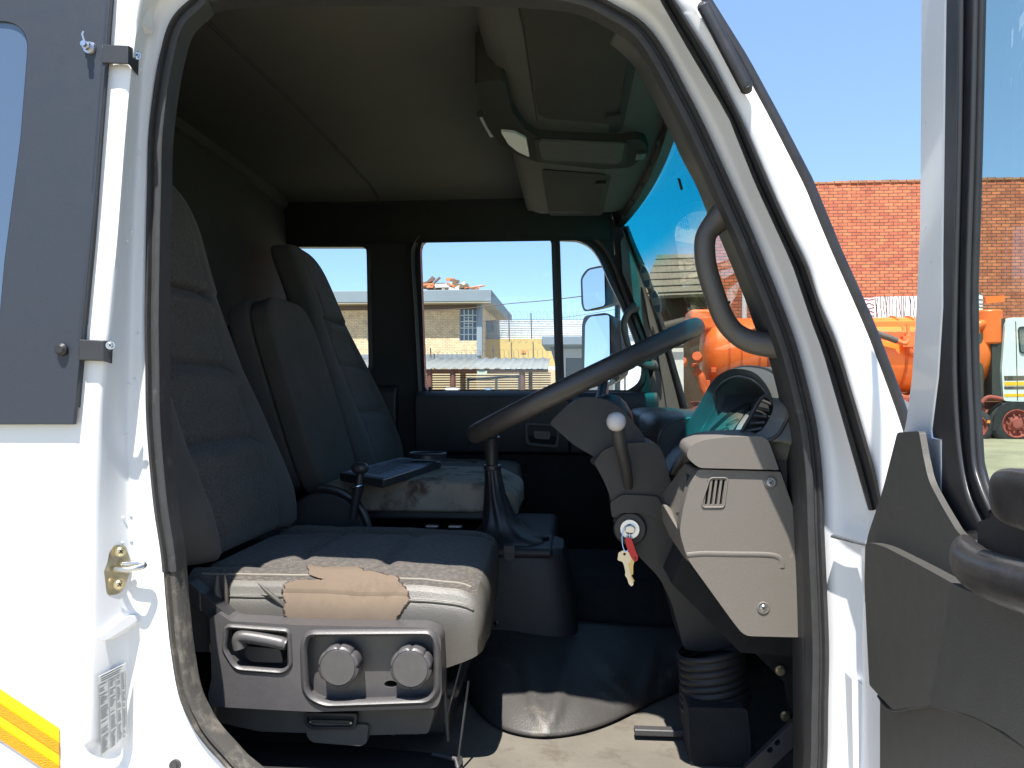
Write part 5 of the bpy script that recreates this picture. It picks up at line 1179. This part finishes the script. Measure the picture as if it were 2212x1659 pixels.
screen((1889, 641), (1931, 691), 8, 'flaking white board screen, upright cracks, left of the pair above the hose', True)
screen((1932, 640), (1990, 690), 10, 'flaking white board screen next to the open door frame', True)
screen((2085, 634), (2123, 685), 6, 'flaking white board screen seen through the door window', False)
# ---- orange tanker truck with white cab
YT = 23.0
ORT = mat('orange_paint', lin(236, 112, 36), .42, coat=.3, vary=(1.2, .10), dirt=(lin(196, 92, 44), 2.5, .62, .8))
ORD = mat('orange_paint_worn', lin(206, 96, 44), .6, vary=(3, .18))
RUSTR = mat('red_oxide', lin(150, 74, 62), .8, vary=(4, .25)); TYRE = mat('tyre_rubber', (.03, .03, .032), .8, vary=(12, .3)); HOSE = mat('hose_rubber', lin(74, 68, 62), .7, vary=(3, .2))
tk = thing('tanker_truck', (9.5, YT + 1.2, gz(YT)), 'orange vacuum tanker truck with white cab parked in front of the red brick wall', 'truck')
zc = PY(1700, 765, YT).z; 
xl, xr = PY(1535, 760, YT + 1.2).x, PY(2096, 760, YT + 1.2).x; RT = 1.12; yc_ = YT + 1.2; zc = PY(1900, 768, yc_).z
V, F = tube_data([(xl - .28, yc_, zc), (xl - .22, yc_, zc), (xl - .08, yc_, zc), (xl + .05, yc_, zc), (xr - .1, yc_, zc), (xr + .1, yc_, zc), (xr + .16, yc_, zc)], [RT * .45, RT * .75, RT * .93, RT, RT, RT * .9, RT * .4], 64)
tank = mk('tank', V, F, ORT, tk, angle=40)
for x in (1560, 1585, 1622, 1800, 1925, 1958): 
    X = PY(x, 760, yc_).x; m_ = MB(); m_.tube([(X, yc_ + (RT + .02) * math.sin(t), zc + (RT + .02) * math.cos(t)) for t in [k * math.pi / 20 for k in range(40)]], .03, 5, True); m_.build('tank_band', ORD, tank)
X = PY(1643, 760, yc_).x; m_ = MB(); m_.tube([(X, yc_ + (RT + .06) * math.sin(t), zc + (RT + .06) * math.cos(t)) for t in [k * math.pi / 24 for k in range(48)]], .075, 6, True); m_.build('rear_flange', RUSTR, tank)
# top ladder walkway / hose rack
pxb('hose_rack', (1740, 694), (1990, 712), YT + .4, 1.4, ORT, tk, bevel=.02)
pxb('rack_box', (1492, 668), (1580, 712), YT + .5, 1.2, ORT, tk, bevel=.08, seg=3)
pxb('rack_box', (1690, 664), (1730, 700), YT + .3, .8, ORT, tk, bevel=.04)
pxb('tank_ledge', (1860, 715), (1990, 737), YT + .15, .9, ORD, tk, bevel=.03)
tube('suction_hose', smoothpath([PY(1402, 712, YT), PY(1440, 704, YT), PY(1480, 694, YT)], 5), .13, HOSE, tk)
tube('suction_hose', [PY(1630, 665, YT), PY(1664, 652, YT), PY(1720, 650, YT)], .12, HOSE, tk)
tube('suction_hose', [PY(1872, 712, YT), PY(1905, 724, YT - .1), PY(1938, 736, YT - .1)], .09, HOSE, tk)
m_ = MB(); pts_ = [PY(1936, 735, YT - .1), PY(1956, 742, YT - .15), PY(1964, 724, YT - .1), PY(1968, 760, YT - .1), PY(1985, 768, YT)]
m_.tube(smoothpath(pts_, 4), .08, 8); m_.tube([PY(1960, 700, YT), PY(1964, 735, YT - .1)], .05, 6); m_.box(PY(1962, 738, YT - .1), (.35, .2, .3)); m_.build('valve_cluster', ORD, tk, bevel=.01)
m_ = MB(); random.seed(4)
for (x, y) in ((1500, 790), (1540, 800), (1528, 830)): m_.box(PY(x, y, YT + .3), (random.uniform(.1, .22), .3, random.uniform(.1, .4)))
m_.disc(PY(1508, 775, YT), (-.3, -1, .3), .14, .25, 20); m_.disc(PY(1478, 785, YT), (-.3, -1, .3), .11, .25, 20); m_.tube(smoothpath([PY(1502, 800, YT + .1), PY(1515, 815, YT), PY(1520, 840, YT), PY(1535, 858, YT)], 4), .12, 8)
m_.build('rear_valve', ORD, tk, bevel=.02)
yplate('mud_wing', [(1470, 906), (1500, 880), (1540, 865), (1570, 838), (1600, 830), (1600, 930), (1470, 930)], YT - .1, .15, RUSTR, tk)
yplate('notice_plate', [(1665, 778), (1687, 778), (1687, 796), (1665, 796)], YT + .02, .02, mat('notice_yellow', lin(214, 208, 50), .6), tk)
pxb('tool_box', (1711, 776), (1748, 802), YT + .05, .6, ORT, tk, bevel=.03)
pxb('chassis_rail', (1500, 868), (2165, 884), YT + .6, .9, RUSTR, tk, bevel=.02)
m_ = MB(); random.seed(9)
for k in range(26): m_.box(PY(random.uniform(1925, 1992), random.uniform(864, 905), YT + .3), (random.uniform(.1, .35), .3, random.uniform(.06, .25)), Matrix.Rotation(random.uniform(-1, 1), 3, 'Y'))
for k in range(14): m_.tube([PY(random.uniform(1925, 1990), random.uniform(850, 915), YT), PY(random.uniform(1925, 1990), random.uniform(850, 915), YT)], .025, 5)
m_.build('chassis_piping', RUSTR, tk)
pxb('marker_lamp', (1941, 900), (1950, 905), YT + .1, .05, YEL, tk)
def wheel_(cx, cy, r_, lab=None):
    c = PY(cx, cy, YT - .05); w = thing('wheel', c, None, None); w.parent = tk; w.location = c - tk.location
    rw = [(0, .58), (.0, .62), (.03, .9), (.08, .97), (.16, 1.0), (.30, 1.0), (.36, .94)]
    rows = [[c + Vector((r_ * q * math.cos(a), y, r_ * q * math.sin(a))) for a in [2 * math.pi * k / 48 for k in range(48)]] for y, q in rw]
    V, F = gridf(rows, True); F.append(tuple(range(6 * 48, 7 * 48))); mk('tyre', V, F, TYRE, w, angle=50)
    b = MB(); 
    rows = [[c + Vector((r_ * q * math.cos(a), y, r_ * q * math.sin(a))) for a in [2 * math.pi * k / 40 for k in range(40)]] for y, q in ((-.01, .60), (-.015, .56), (.06, .52), (.10, .40), (.02, .22), (-.04, .20), (-.05, .10))]
    V, F = gridf(rows, True); F.append(tuple(range(6 * 40, 7 * 40))); b.add(V, F)
    for k in range(10): a = 2 * math.pi * k / 10; b.disc(c + Vector((r_ * .36 * math.cos(a), .07, r_ * .36 * math.sin(a))), (0, -1, 0), .03, .07, 6)
    b.build('rim', RUSTR, w)
wheel_(2197, 915, .66); wheel_(1440, 915, .6); wheel_(1560, 920, .6); wheel_(2108, 922, .52)
# cab
CABW = mat('cab_white', lin(214, 220, 218), .35, coat=.3, vary=(2, .02))
cb = thing('truck_cab', PY(2200, 780, YT), None, None); cb.parent = tk; cb.location = Vector(PY(2200, 780, YT)) - tk.location
yplate('cab_shell', roundpoly([(2172, 700), (2180, 686), (2330, 684), (2372, 800), (2376, 880), (2168, 866), (2164, 800)], 7), YT, 2.3, CABW, cb, bevel=.06, seg=3)
yplate('sleeper_rear', roundpoly([(2143, 700), (2146, 690), (2172, 688), (2170, 860), (2143, 858)], 3), YT + .1, 2.1, mat('dark_canvas', lin(56, 58, 56), .8, vary=(5, .2)), cb)
wn_ = roundpoly([(2200, 707), (2300, 705), (2310, 766), (2204, 762)], 5)
yplate('door_window', wn_, YT - .015, .02, mat('cab_glass', lin(96, 104, 106), .12, vary=(1, .3)), cb); tube('window_rubber', resample([PY(x, y, YT - .02) for x, y in wn_], 60, True), .02, BLACK, cb, n=6, closed=True)
tube('door_gap', [PY(2194, 694, YT - .002), PY(2196, 770, YT - .002), PY(2198, 864, YT - .002)], .012, GROOVE, cb, n=6)
for y0, y1, mt_ in ((812, 822, HOSE), (825, 833, YEL), (835, 841, HOSE), (851, 857, YEL)): yplate('cab_stripe', [(2169, y0), (2372, y0 - 2), (2372, y1 - 2), (2170, y1)], YT - .008, .006, mt_, cb)
yplate('wheel_arch', [(2143, 930), (2148, 900), (2160, 880), (2180, 868), (2380, 866), (2380, 905), (2240, 905), (2225, 890), (2200, 882), (2178, 890), (2162, 912), (2152, 930)], YT - .05, .5, BLACK, cb)
pxb('reflector', (2133, 908), (2139, 914), YT - .1, .04, mat('amber_lens', lin(240, 150, 60), .3), cb)
# exhaust/air filter behind the cab
MB().disc(PY(2135, 744, YT + .4), (0, 0, 1), .36, .96, 32).build('air_filter', ORT, tk, bevel=.05)
tube('filter_elbow', smoothpath([PY(2135, 700, YT + .3), PY(2120, 700, YT + .2), PY(2108, 708, YT + .2), PY(2106, 722, YT + .2)], 5), .13, ORT, tk)
tube('exhaust_stack', [PY(2112, 720, YT + .25), PY(2113, 880, YT + .25)], .14, HOSE, tk)
pxb('battery_box', (2105, 880), (2130, 935), YT + .1, .6, RUSTR, tk, bevel=.03)
tube('air_pipe', smoothpath([PY(2120, 870, YT), PY(2135, 858, YT), PY(2165, 862, YT)], 4), .06, RUSTR, tk)
yplate('roof_sign_plate', roundpoly([(2128, 640), (2170, 638), (2170, 652), (2130, 655)], 2), 24.6, .1, ORT, tk)
# ---- grey tiled roof building seen low in the windshield
hb = thing('tiled_building', PY(1460, 700, 34), 'low building with grey tiled hipped roof seen through the lower left of the windshield', 'building')
TILE = mat('grey_roof_tile', lin(120, 116, 104), .9, vary=(3, .15))
def rq(name, pts, Y0, Y1, mt_, parent, zt=None):
    V = [PY(x, y, Y0 if i < 2 else Y1) for i, (x, y) in enumerate(pts)]; V2 = [v + Vector((0, .05, -.12)) for v in V]; return mk(name, V + V2, [(0, 1, 2, 3), (7, 6, 5, 4), (0, 4, 5, 1), (1, 5, 6, 2), (2, 6, 7, 3), (3, 7, 4, 0)], mt_, parent, smooth=False)
rf = rq('roof', [(1385, 640), (1532, 634), (1524, 548), (1420, 550)], 34, 37, TILE, hb)
m_ = MB()
for k in range(6):
    t = k / 6 + .05; m_.tube([PY(1385 + 35 * t, 640 - 88 * t, 34 + 3 * t) + Vector((0, -.03, .03)), PY(1532 - 8 * t, 634 - 86 * t, 34 + 3 * t) + Vector((0, -.03, .03))], .035, 4)
m_.build('tile_course', mat('tile_gap', lin(70, 68, 60), .9), rf)
p, q_ = PY(1395, 636, 34.6), PY(1532, 870, 34.6); ox('wall', p.x, q_.x, 34.6, 38, .4, p.z, mat('brown_veil_wall', lin(74, 60, 48), .9, vary=(4, .2), bump=(8, .3, .02)), hb)  # wall colour darkened to brown in place of reflections veiling the windshield
# ---- beige brick building on the far side
YF_ = 42.0
BBR = brick_mat('beige_brick', lin(238, 214, 178), lin(224, 198, 162), lin(184, 164, 140), .26, .088, .012, 'XZ')
bb = thing('brick_building', PY(960, 800, YF_), 'two storey beige brick building with grey overhanging flat roof and steel grid windows', 'building')
GREYB = mat('blue_grey_paint', lin(128, 138, 146), .8, vary=(.6, .06)); SOF = mat('soffit_plaster', lin(160, 152, 134), .9, vary=(1, .08))
pl_, pr_ = PY(560, 654, YF_), PY(1036, 654, YF_)
z_ = lambda y, Y: PY(900, y, Y).z
xL, xR = PY(560, 700, YF_).x, PY(1036, 700, YF_).x
# wall with window openings
def wr_(x0, y0, x1, y1): a, b_ = PY(x0, y0, YF_), PY(x1, y1, YF_); return [(a.x, a.z), (b_.x, a.z), (b_.x, b_.z), (a.x, b_.z)]
wins = [(993, 667, 1030, 736), (793, 668, 830, 736), (700, 668, 737, 736)]
wplate('wall', [[(xL, z_(768, YF_)), (xR, z_(768, YF_)), (xR, z_(650, YF_)), (xL, z_(650, YF_))]] + [wr_(*w) for w in wins], YF_, .3, BBR, bb, smooth=False)
ox('ground_floor', xL, xR, YF_ + .01, YF_ + 8, .4, z_(768, YF_), BBR, bb, smooth=False); ox('side_wall', xR - .3, xR + .02, YF_ + .31, YF_ + 12, .4, z_(650, YF_), BBR, bb, smooth=False)
ox('beam', xL, xR + .1, YF_ - .12, YF_ - .005, z_(784, YF_), z_(766, YF_), GREYB, bb); pxb('lintel_band', (560, 655), (1030, 668), YF_ - .05, .045, mat('brown_band', lin(104, 92, 84), .9), bb)
pxb('column', (1030, 652), (1041, 768), YF_ - .25, .4, GREYB, bb)
xe = PY(1061, 640, YF_ - .8).x; zt_, zb_ = PY(1061, 625, YF_ - .8).z, PY(1061, 651, YF_ - .8).z
ox('roof', xL - 2, xe, YF_ - .8, YF_ + 13, zb_, zt_, GREYB, bb, bevel=.03); ox('soffit', xL - 2, xe - .02, YF_ - .78, YF_ + 12.9, zb_ - .06, zb_ - .003, SOF, bb)
WGL = mat('grid_window_glass', lin(92, 110, 128), .12, vary=(.9, .25))
for w in wins:
    a, b_ = PY(w[0], w[1], YF_), PY(w[2], w[3], YF_); wi = ox('window', a.x, b_.x, YF_ + .12, YF_ + .14, b_.z, a.z, WGL, bb); m_ = MB()
    for i in range(5): x = a.x + (b_.x - a.x) * i / 4; m_.box((x, YF_ + .09, (a.z + b_.z) / 2), (.05, .05, a.z - b_.z))
    for i in range(6): z = b_.z + (a.z - b_.z) * i / 5; m_.box(((a.x + b_.x) / 2, YF_ + .085, z), (b_.x - a.x, .045, .045))
    for i in range(5): z = b_.z + (a.z - b_.z) * (.45 + .09 * i); m_.box(((a.x + b_.x) / 2, YF_ + .075, z), ((b_.x - a.x) * .46, .03, .03))
    m_.build('frame', mat('window_frame_white', lin(214, 218, 214), .6), wi)
# scrap on the roof
random.seed(21); m_ = MB(); cols_ = [mat('scrap_orange', lin(206, 128, 84), .7), mat('scrap_white', lin(222, 218, 208), .6), mat('scrap_brown', lin(120, 96, 78), .8)]
for k in range(90):
    x = random.uniform(820, 1045) if k < 70 else random.choice((925, 988)) + random.gauss(0, 9); hgt = 4 if k < 70 else 13
    c = PY(x, 625 - abs(random.gauss(0, hgt)) - 1, YF_ - .5 + random.uniform(0, 1.5)); m_.box(c, (random.uniform(.15, .8), random.uniform(.1, .3), random.uniform(.05, .2)), Matrix.Rotation(random.gauss(0, .35), 3, 'Y'), random.randrange(3))
for a, b_ in (((930, 616), (962, 622)), ((980, 618), (990, 609)), ((1000, 624), (1048, 617)), ((905, 619), (930, 613)), ((1010, 620), (1030, 624))): m_.tube([PY(a[0], a[1], YF_ - .3), PY(b_[0], b_[1], YF_ - .3)], .045, 5, m=0)
sc_ = m_.build('scrap_heap', cols_); meta(sc_, 'heap of orange and white scrap metal lying on the flat grey roof', 'scrap', kind='stuff')
# corrugated sheet wall on a yellow wall
CORR = mat('galvanised_sheet', lin(200, 206, 216), .5, vary=(.5, .1), dirt=(lin(150, 152, 158), 1.2, .6, .8))
a, b_ = PY(1041, 693, 45), PY(1420, 733, 45)
rows_ = []
for i in range(90):
    z = b_.z + (a.z - b_.z) * i / 89; rows_.append([Vector((x, 45 + .014 * math.sin(i / 89 * 2 * math.pi * 11), z)) for x in (a.x, b_.x)])
V, F = gridf(rows_); cf = mk('sheet_fence', V, F, CORR, angle=80, solid=.01); top(cf, 'silver corrugated sheet fence standing on top of the yellow wall', 'fence')
pxb('sheet_patch', (1041, 696), (1064, 716), 44.9, .02, GREYB, cf)
yw = pxb('yellow_wall', (1041, 733), (1300, 790), 44.7, .4, mat('yellow_plaster', lin(196, 168, 104), .9, vary=(.5, .08), dirt=(lin(176, 150, 100), 1.5, .62, .8)), None); top(yw, 'plain yellow plastered wall under the corrugated sheets', 'wall')
pxb('air_brick', (1126, 757), (1136, 763), 44.66, .03, mat('vent_rust', lin(196, 130, 60), .8), yw)
# barbed wire, posts, overhead cables
PST = mat('rusty_post', lin(96, 80, 72), .8, vary=(5, .2))
def post(x, y0, y1, Y, lab, r_=.035): o = tube('fence_post', [PY(x, y0, Y), PY(x + 1.5, y1, Y)], r_, PST, None, n=6); return top(o, lab, 'post', 'thin rusty posts carrying the barbed wire')
for x, y0, y1, Y, lab in ((1099, 677, 738, 44, 'thin rusty post in front of the corrugated sheets, left of two'), (1147, 676, 732, 44, 'thin rusty post in front of the corrugated sheets, right of two'), (930, 752, 800, 38, 'leaning rusty post at the left end of the carport roof'), (938, 764, 800, 38, 'short dark post beside the leaning one at the carport left end'), (1064, 746, 774, 40, 'thin rusty post rising behind the middle of the carport'), (1211, 695, 735, 44, 'thin rusty post close behind the window divider')): post(x, y0, y1, Y, lab)
def coil(name, a, b_, Y, n, r_, lab):
    p, q_ = PY(a[0], a[1], Y), PY(b_[0], b_[1], Y); pts = []
    for i in range(n * 12): t = i / (n * 12); an = 2 * math.pi * i / 12; pts.append(p.lerp(q_, t) + Vector((r_ * .6 * math.cos(an), r_ * .8 * math.cos(an), r_ * math.sin(an))))
    o = tube(name, pts, .006, PST, None, n=4); top(o, lab, 'wire')
coil('razor_wire', (918, 772), (1185, 765), 40, 26, .30, 'coil of razor wire along the top of the low grey wall')
coil('razor_wire', (1060, 684), (1260, 688), 44.4, 14, .35, 'coil of razor wire above the corrugated sheet fence')
def cable(name, pts, lab, r_=.022): o = tube(name, smoothpath([PY(*p) for p in pts], 5), r_, PST, None, n=5); top(o, lab, 'cable')
cable('overhead_cable', [(880, 672, 40), (1000, 667, 40), (1100, 656, 38), (1190, 648, 36), (1300, 634, 34), (1400, 618, 32)], 'dark overhead cable sagging across the sky in the side window')
cable('overhead_cable', [(1041, 694, 43), (1120, 690, 43), (1260, 690, 43)], 'straight wire strung along the top of the sheets', .015)
cable('overhead_cable', [(1200, 688, 40), (1260, 680, 38), (1330, 668, 36)], 'short thin cable rising to the mirror', .012)
# carport with corrugated roof
cpn = thing('carport', PY(1060, 860, 33), 'lean-to carport with white corrugated roof on brown posts in the yard', 'carport')
ROOFM = mat('corrugated_roof_white', lin(118, 117, 114), .7, vary=(1, .08), dirt=(lin(150, 142, 130), 2, .6, .8))
NC = 150; ra_ = []; rb_ = []
for i in range(NC + 1):
    t = i / NC; w = math.sin(t * 2 * math.pi * 21); w = max(-.35, w) * .045
    a = PY(700 + (1184 - 700) * t, 797 - .5 * t, 30); b_ = PY(760 + (1188 - 760) * t, 774, 34); ra_.append(a + Vector((0, 0, w))); rb_.append(b_ + Vector((0, 0, w)))
V, F = gridf([ra_, [(a + b) / 2 for a, b in zip(ra_, rb_)], rb_]); mk('roof', V, F, ROOFM, cpn, angle=60, solid=.01)
BRP = mat('brown_steel', lin(96, 62, 54), .7, vary=(3, .2))
tube('beam', [PY(700, 803, 30.2), PY(1184, 800, 30.2)], .07, BRP, cpn, n=6)
for x in (800, 928, 978, 1128): tube('post', [PY(x, 800, 30.2), PY(x + 1, 925, 30.2)], .11, BRP, cpn, n=8)
tube('post', [PY(1146, 798, 32), PY(1146, 925, 32)], .08, TRIMB, cpn, n=8); tube('post', [PY(1000, 803, 33), PY(1001, 925, 33)], .12, SOF, cpn, n=8)
sb = pxb('sign_board', (1031, 801), (1052, 809), 30.05, .04, mat('sign_grey_green', lin(168, 180, 164), .7), cpn)
# low wall with slats under the carport, gate
lw = pxb('low_wall', (600, 800), (1215, 905), 36, .3, mat('cream_plaster', lin(196, 176, 142), .9, vary=(.7, .08), dirt=(lin(180, 156, 120), 1.5, .6, .8)), None); top(lw, 'cream boundary wall behind the carport posts', 'wall')
m_ = MB()
for k in range(11): m_.tube([PY(900, 806 + k * 5.2, 31), PY(1190, 806 + k * 5.0, 31)], .022, 4)
sf = m_.build('bar_fence', BRP); top(sf, 'brown fence of thin horizontal bars under the carport roof', 'fence')
gt_ = MB()
for p, q_ in (((1010, 821), (1100, 814)), ((1011, 815), (1011, 845)), ((1122, 812), (1122, 845)), ((1072, 818), (1072, 845)), ((1010, 820), (1122, 812)), ((1022, 845), (1122, 845))): gt_.tube([PY(*p, 27), PY(*q_, 27)], .045, 6)
gm = gt_.build('cage_frame', BPLAST); top(gm, 'dark steel cage frame standing in front of the carport', 'frame')
b = pxb('stored_drum', (1046, 838), (1062, 856), 26.5, .4, mat('drum_blue', lin(60, 90, 120), .5), None, bevel=.08, seg=3); top(b, 'blue drum lying at the foot of the dark cage frame', 'drum')
b = pxb('stored_box', (962, 838), (990, 856), 26.5, .4, mat('box_white', lin(206, 210, 214), .5), None, bevel=.03); top(b, 'white box standing left of the blue drum', 'box')
# kiosk
kk = thing('guard_kiosk', PY(1230, 860, 24), 'small grey guard kiosk with flat roof and dark window beside the far mirror', 'kiosk')
KG = mat('kiosk_grey', lin(160, 162, 166), .8, vary=(1, .04)); KR = mat('kiosk_roof_grey', lin(110, 118, 126), .8, vary=(1, .08))
pxb('roof', (1170, 726), (1420, 745), 23.4, 3.2, KR, kk, bevel=.03)
yplate('gable_wedge', [(1187, 745), (1216, 745), (1216, 900), (1204, 900), (1200, 790)], 24.2, .2, KR, kk)
kw = wplate('wall', [[(lambda p: (p.x, p.z))(PY(x, y, 24)) for x, y in ((1207, 745), (1400, 745), (1400, 905), (1207, 905))], [(lambda p: (p.x, p.z))(PY(x, y, 24)) for x, y in ((1222, 773), (1275, 773), (1275, 830), (1222, 830))]], 24, .15, KG, kk, smooth=False)
pxb('window', (1221, 772), (1276, 831), 24.1, .02, mat('kiosk_window_dark', lin(40, 44, 50), .15), kk); pxb('band', (1207, 748), (1400, 753), 23.97, .02, KR, kk)
# white vehicle parked beyond the quarter light
vv = thing('white_van', PY(1400, 940, 20), 'white van seen past the far mirror, through the passenger quarter light', 'van')
VW = mat('van_white', lin(224, 226, 226), .35, coat=.3)
yplate('body', roundpoly([(1341, 745), (1352, 738), (1476, 738), (1478, 935), (1340, 935)], 4), 20, 4.0, VW, vv, bevel=.06, seg=3)
tube('door_gap', [PY(1350, 752, 19.99), PY(1350, 900, 19.99)], .02, GROOVE, vv, n=6); tube('roof_rail', [PY(1336, 752, 19.9), PY(1476, 748, 19.9)], .04, TRIMD, vv, n=6)
pxb('door_latch', (1396, 792), (1401, 802), 19.93, .05, BLACK, vv, bevel=.01)
pxb('beacon', (1327, 690), (1336, 740), 20.2, .3, YEL, vv, bevel=.02)
# line of trees far behind the truck (it shows in the mirrors)
TR = mat('distant_foliage', lin(70, 84, 44), .95, vary=(2, .3)); random.seed(31); m_ = MB()
for k in range(900):
    y = random.uniform(-35, 45); x = -70 + random.uniform(-4, 4); z = abs(random.gauss(0, 2.6)) * (1 + .5 * math.sin(y * .35)); s_ = random.uniform(.5, 1.3)
    a = Vector((random.gauss(0, 1), random.gauss(0, 1), random.gauss(0, 1))).normalized() * s_; b_ = a.orthogonal().normalized() * s_; c = Vector((x, y, z)); m_.add([c + a, c + b_, c - a, c - b_], [(0, 1, 2, 3)])
meta(m_.build('tree_line', TR, smooth=False), 'line of far green trees behind the truck, seen only in its mirrors', 'trees', kind='stuff')
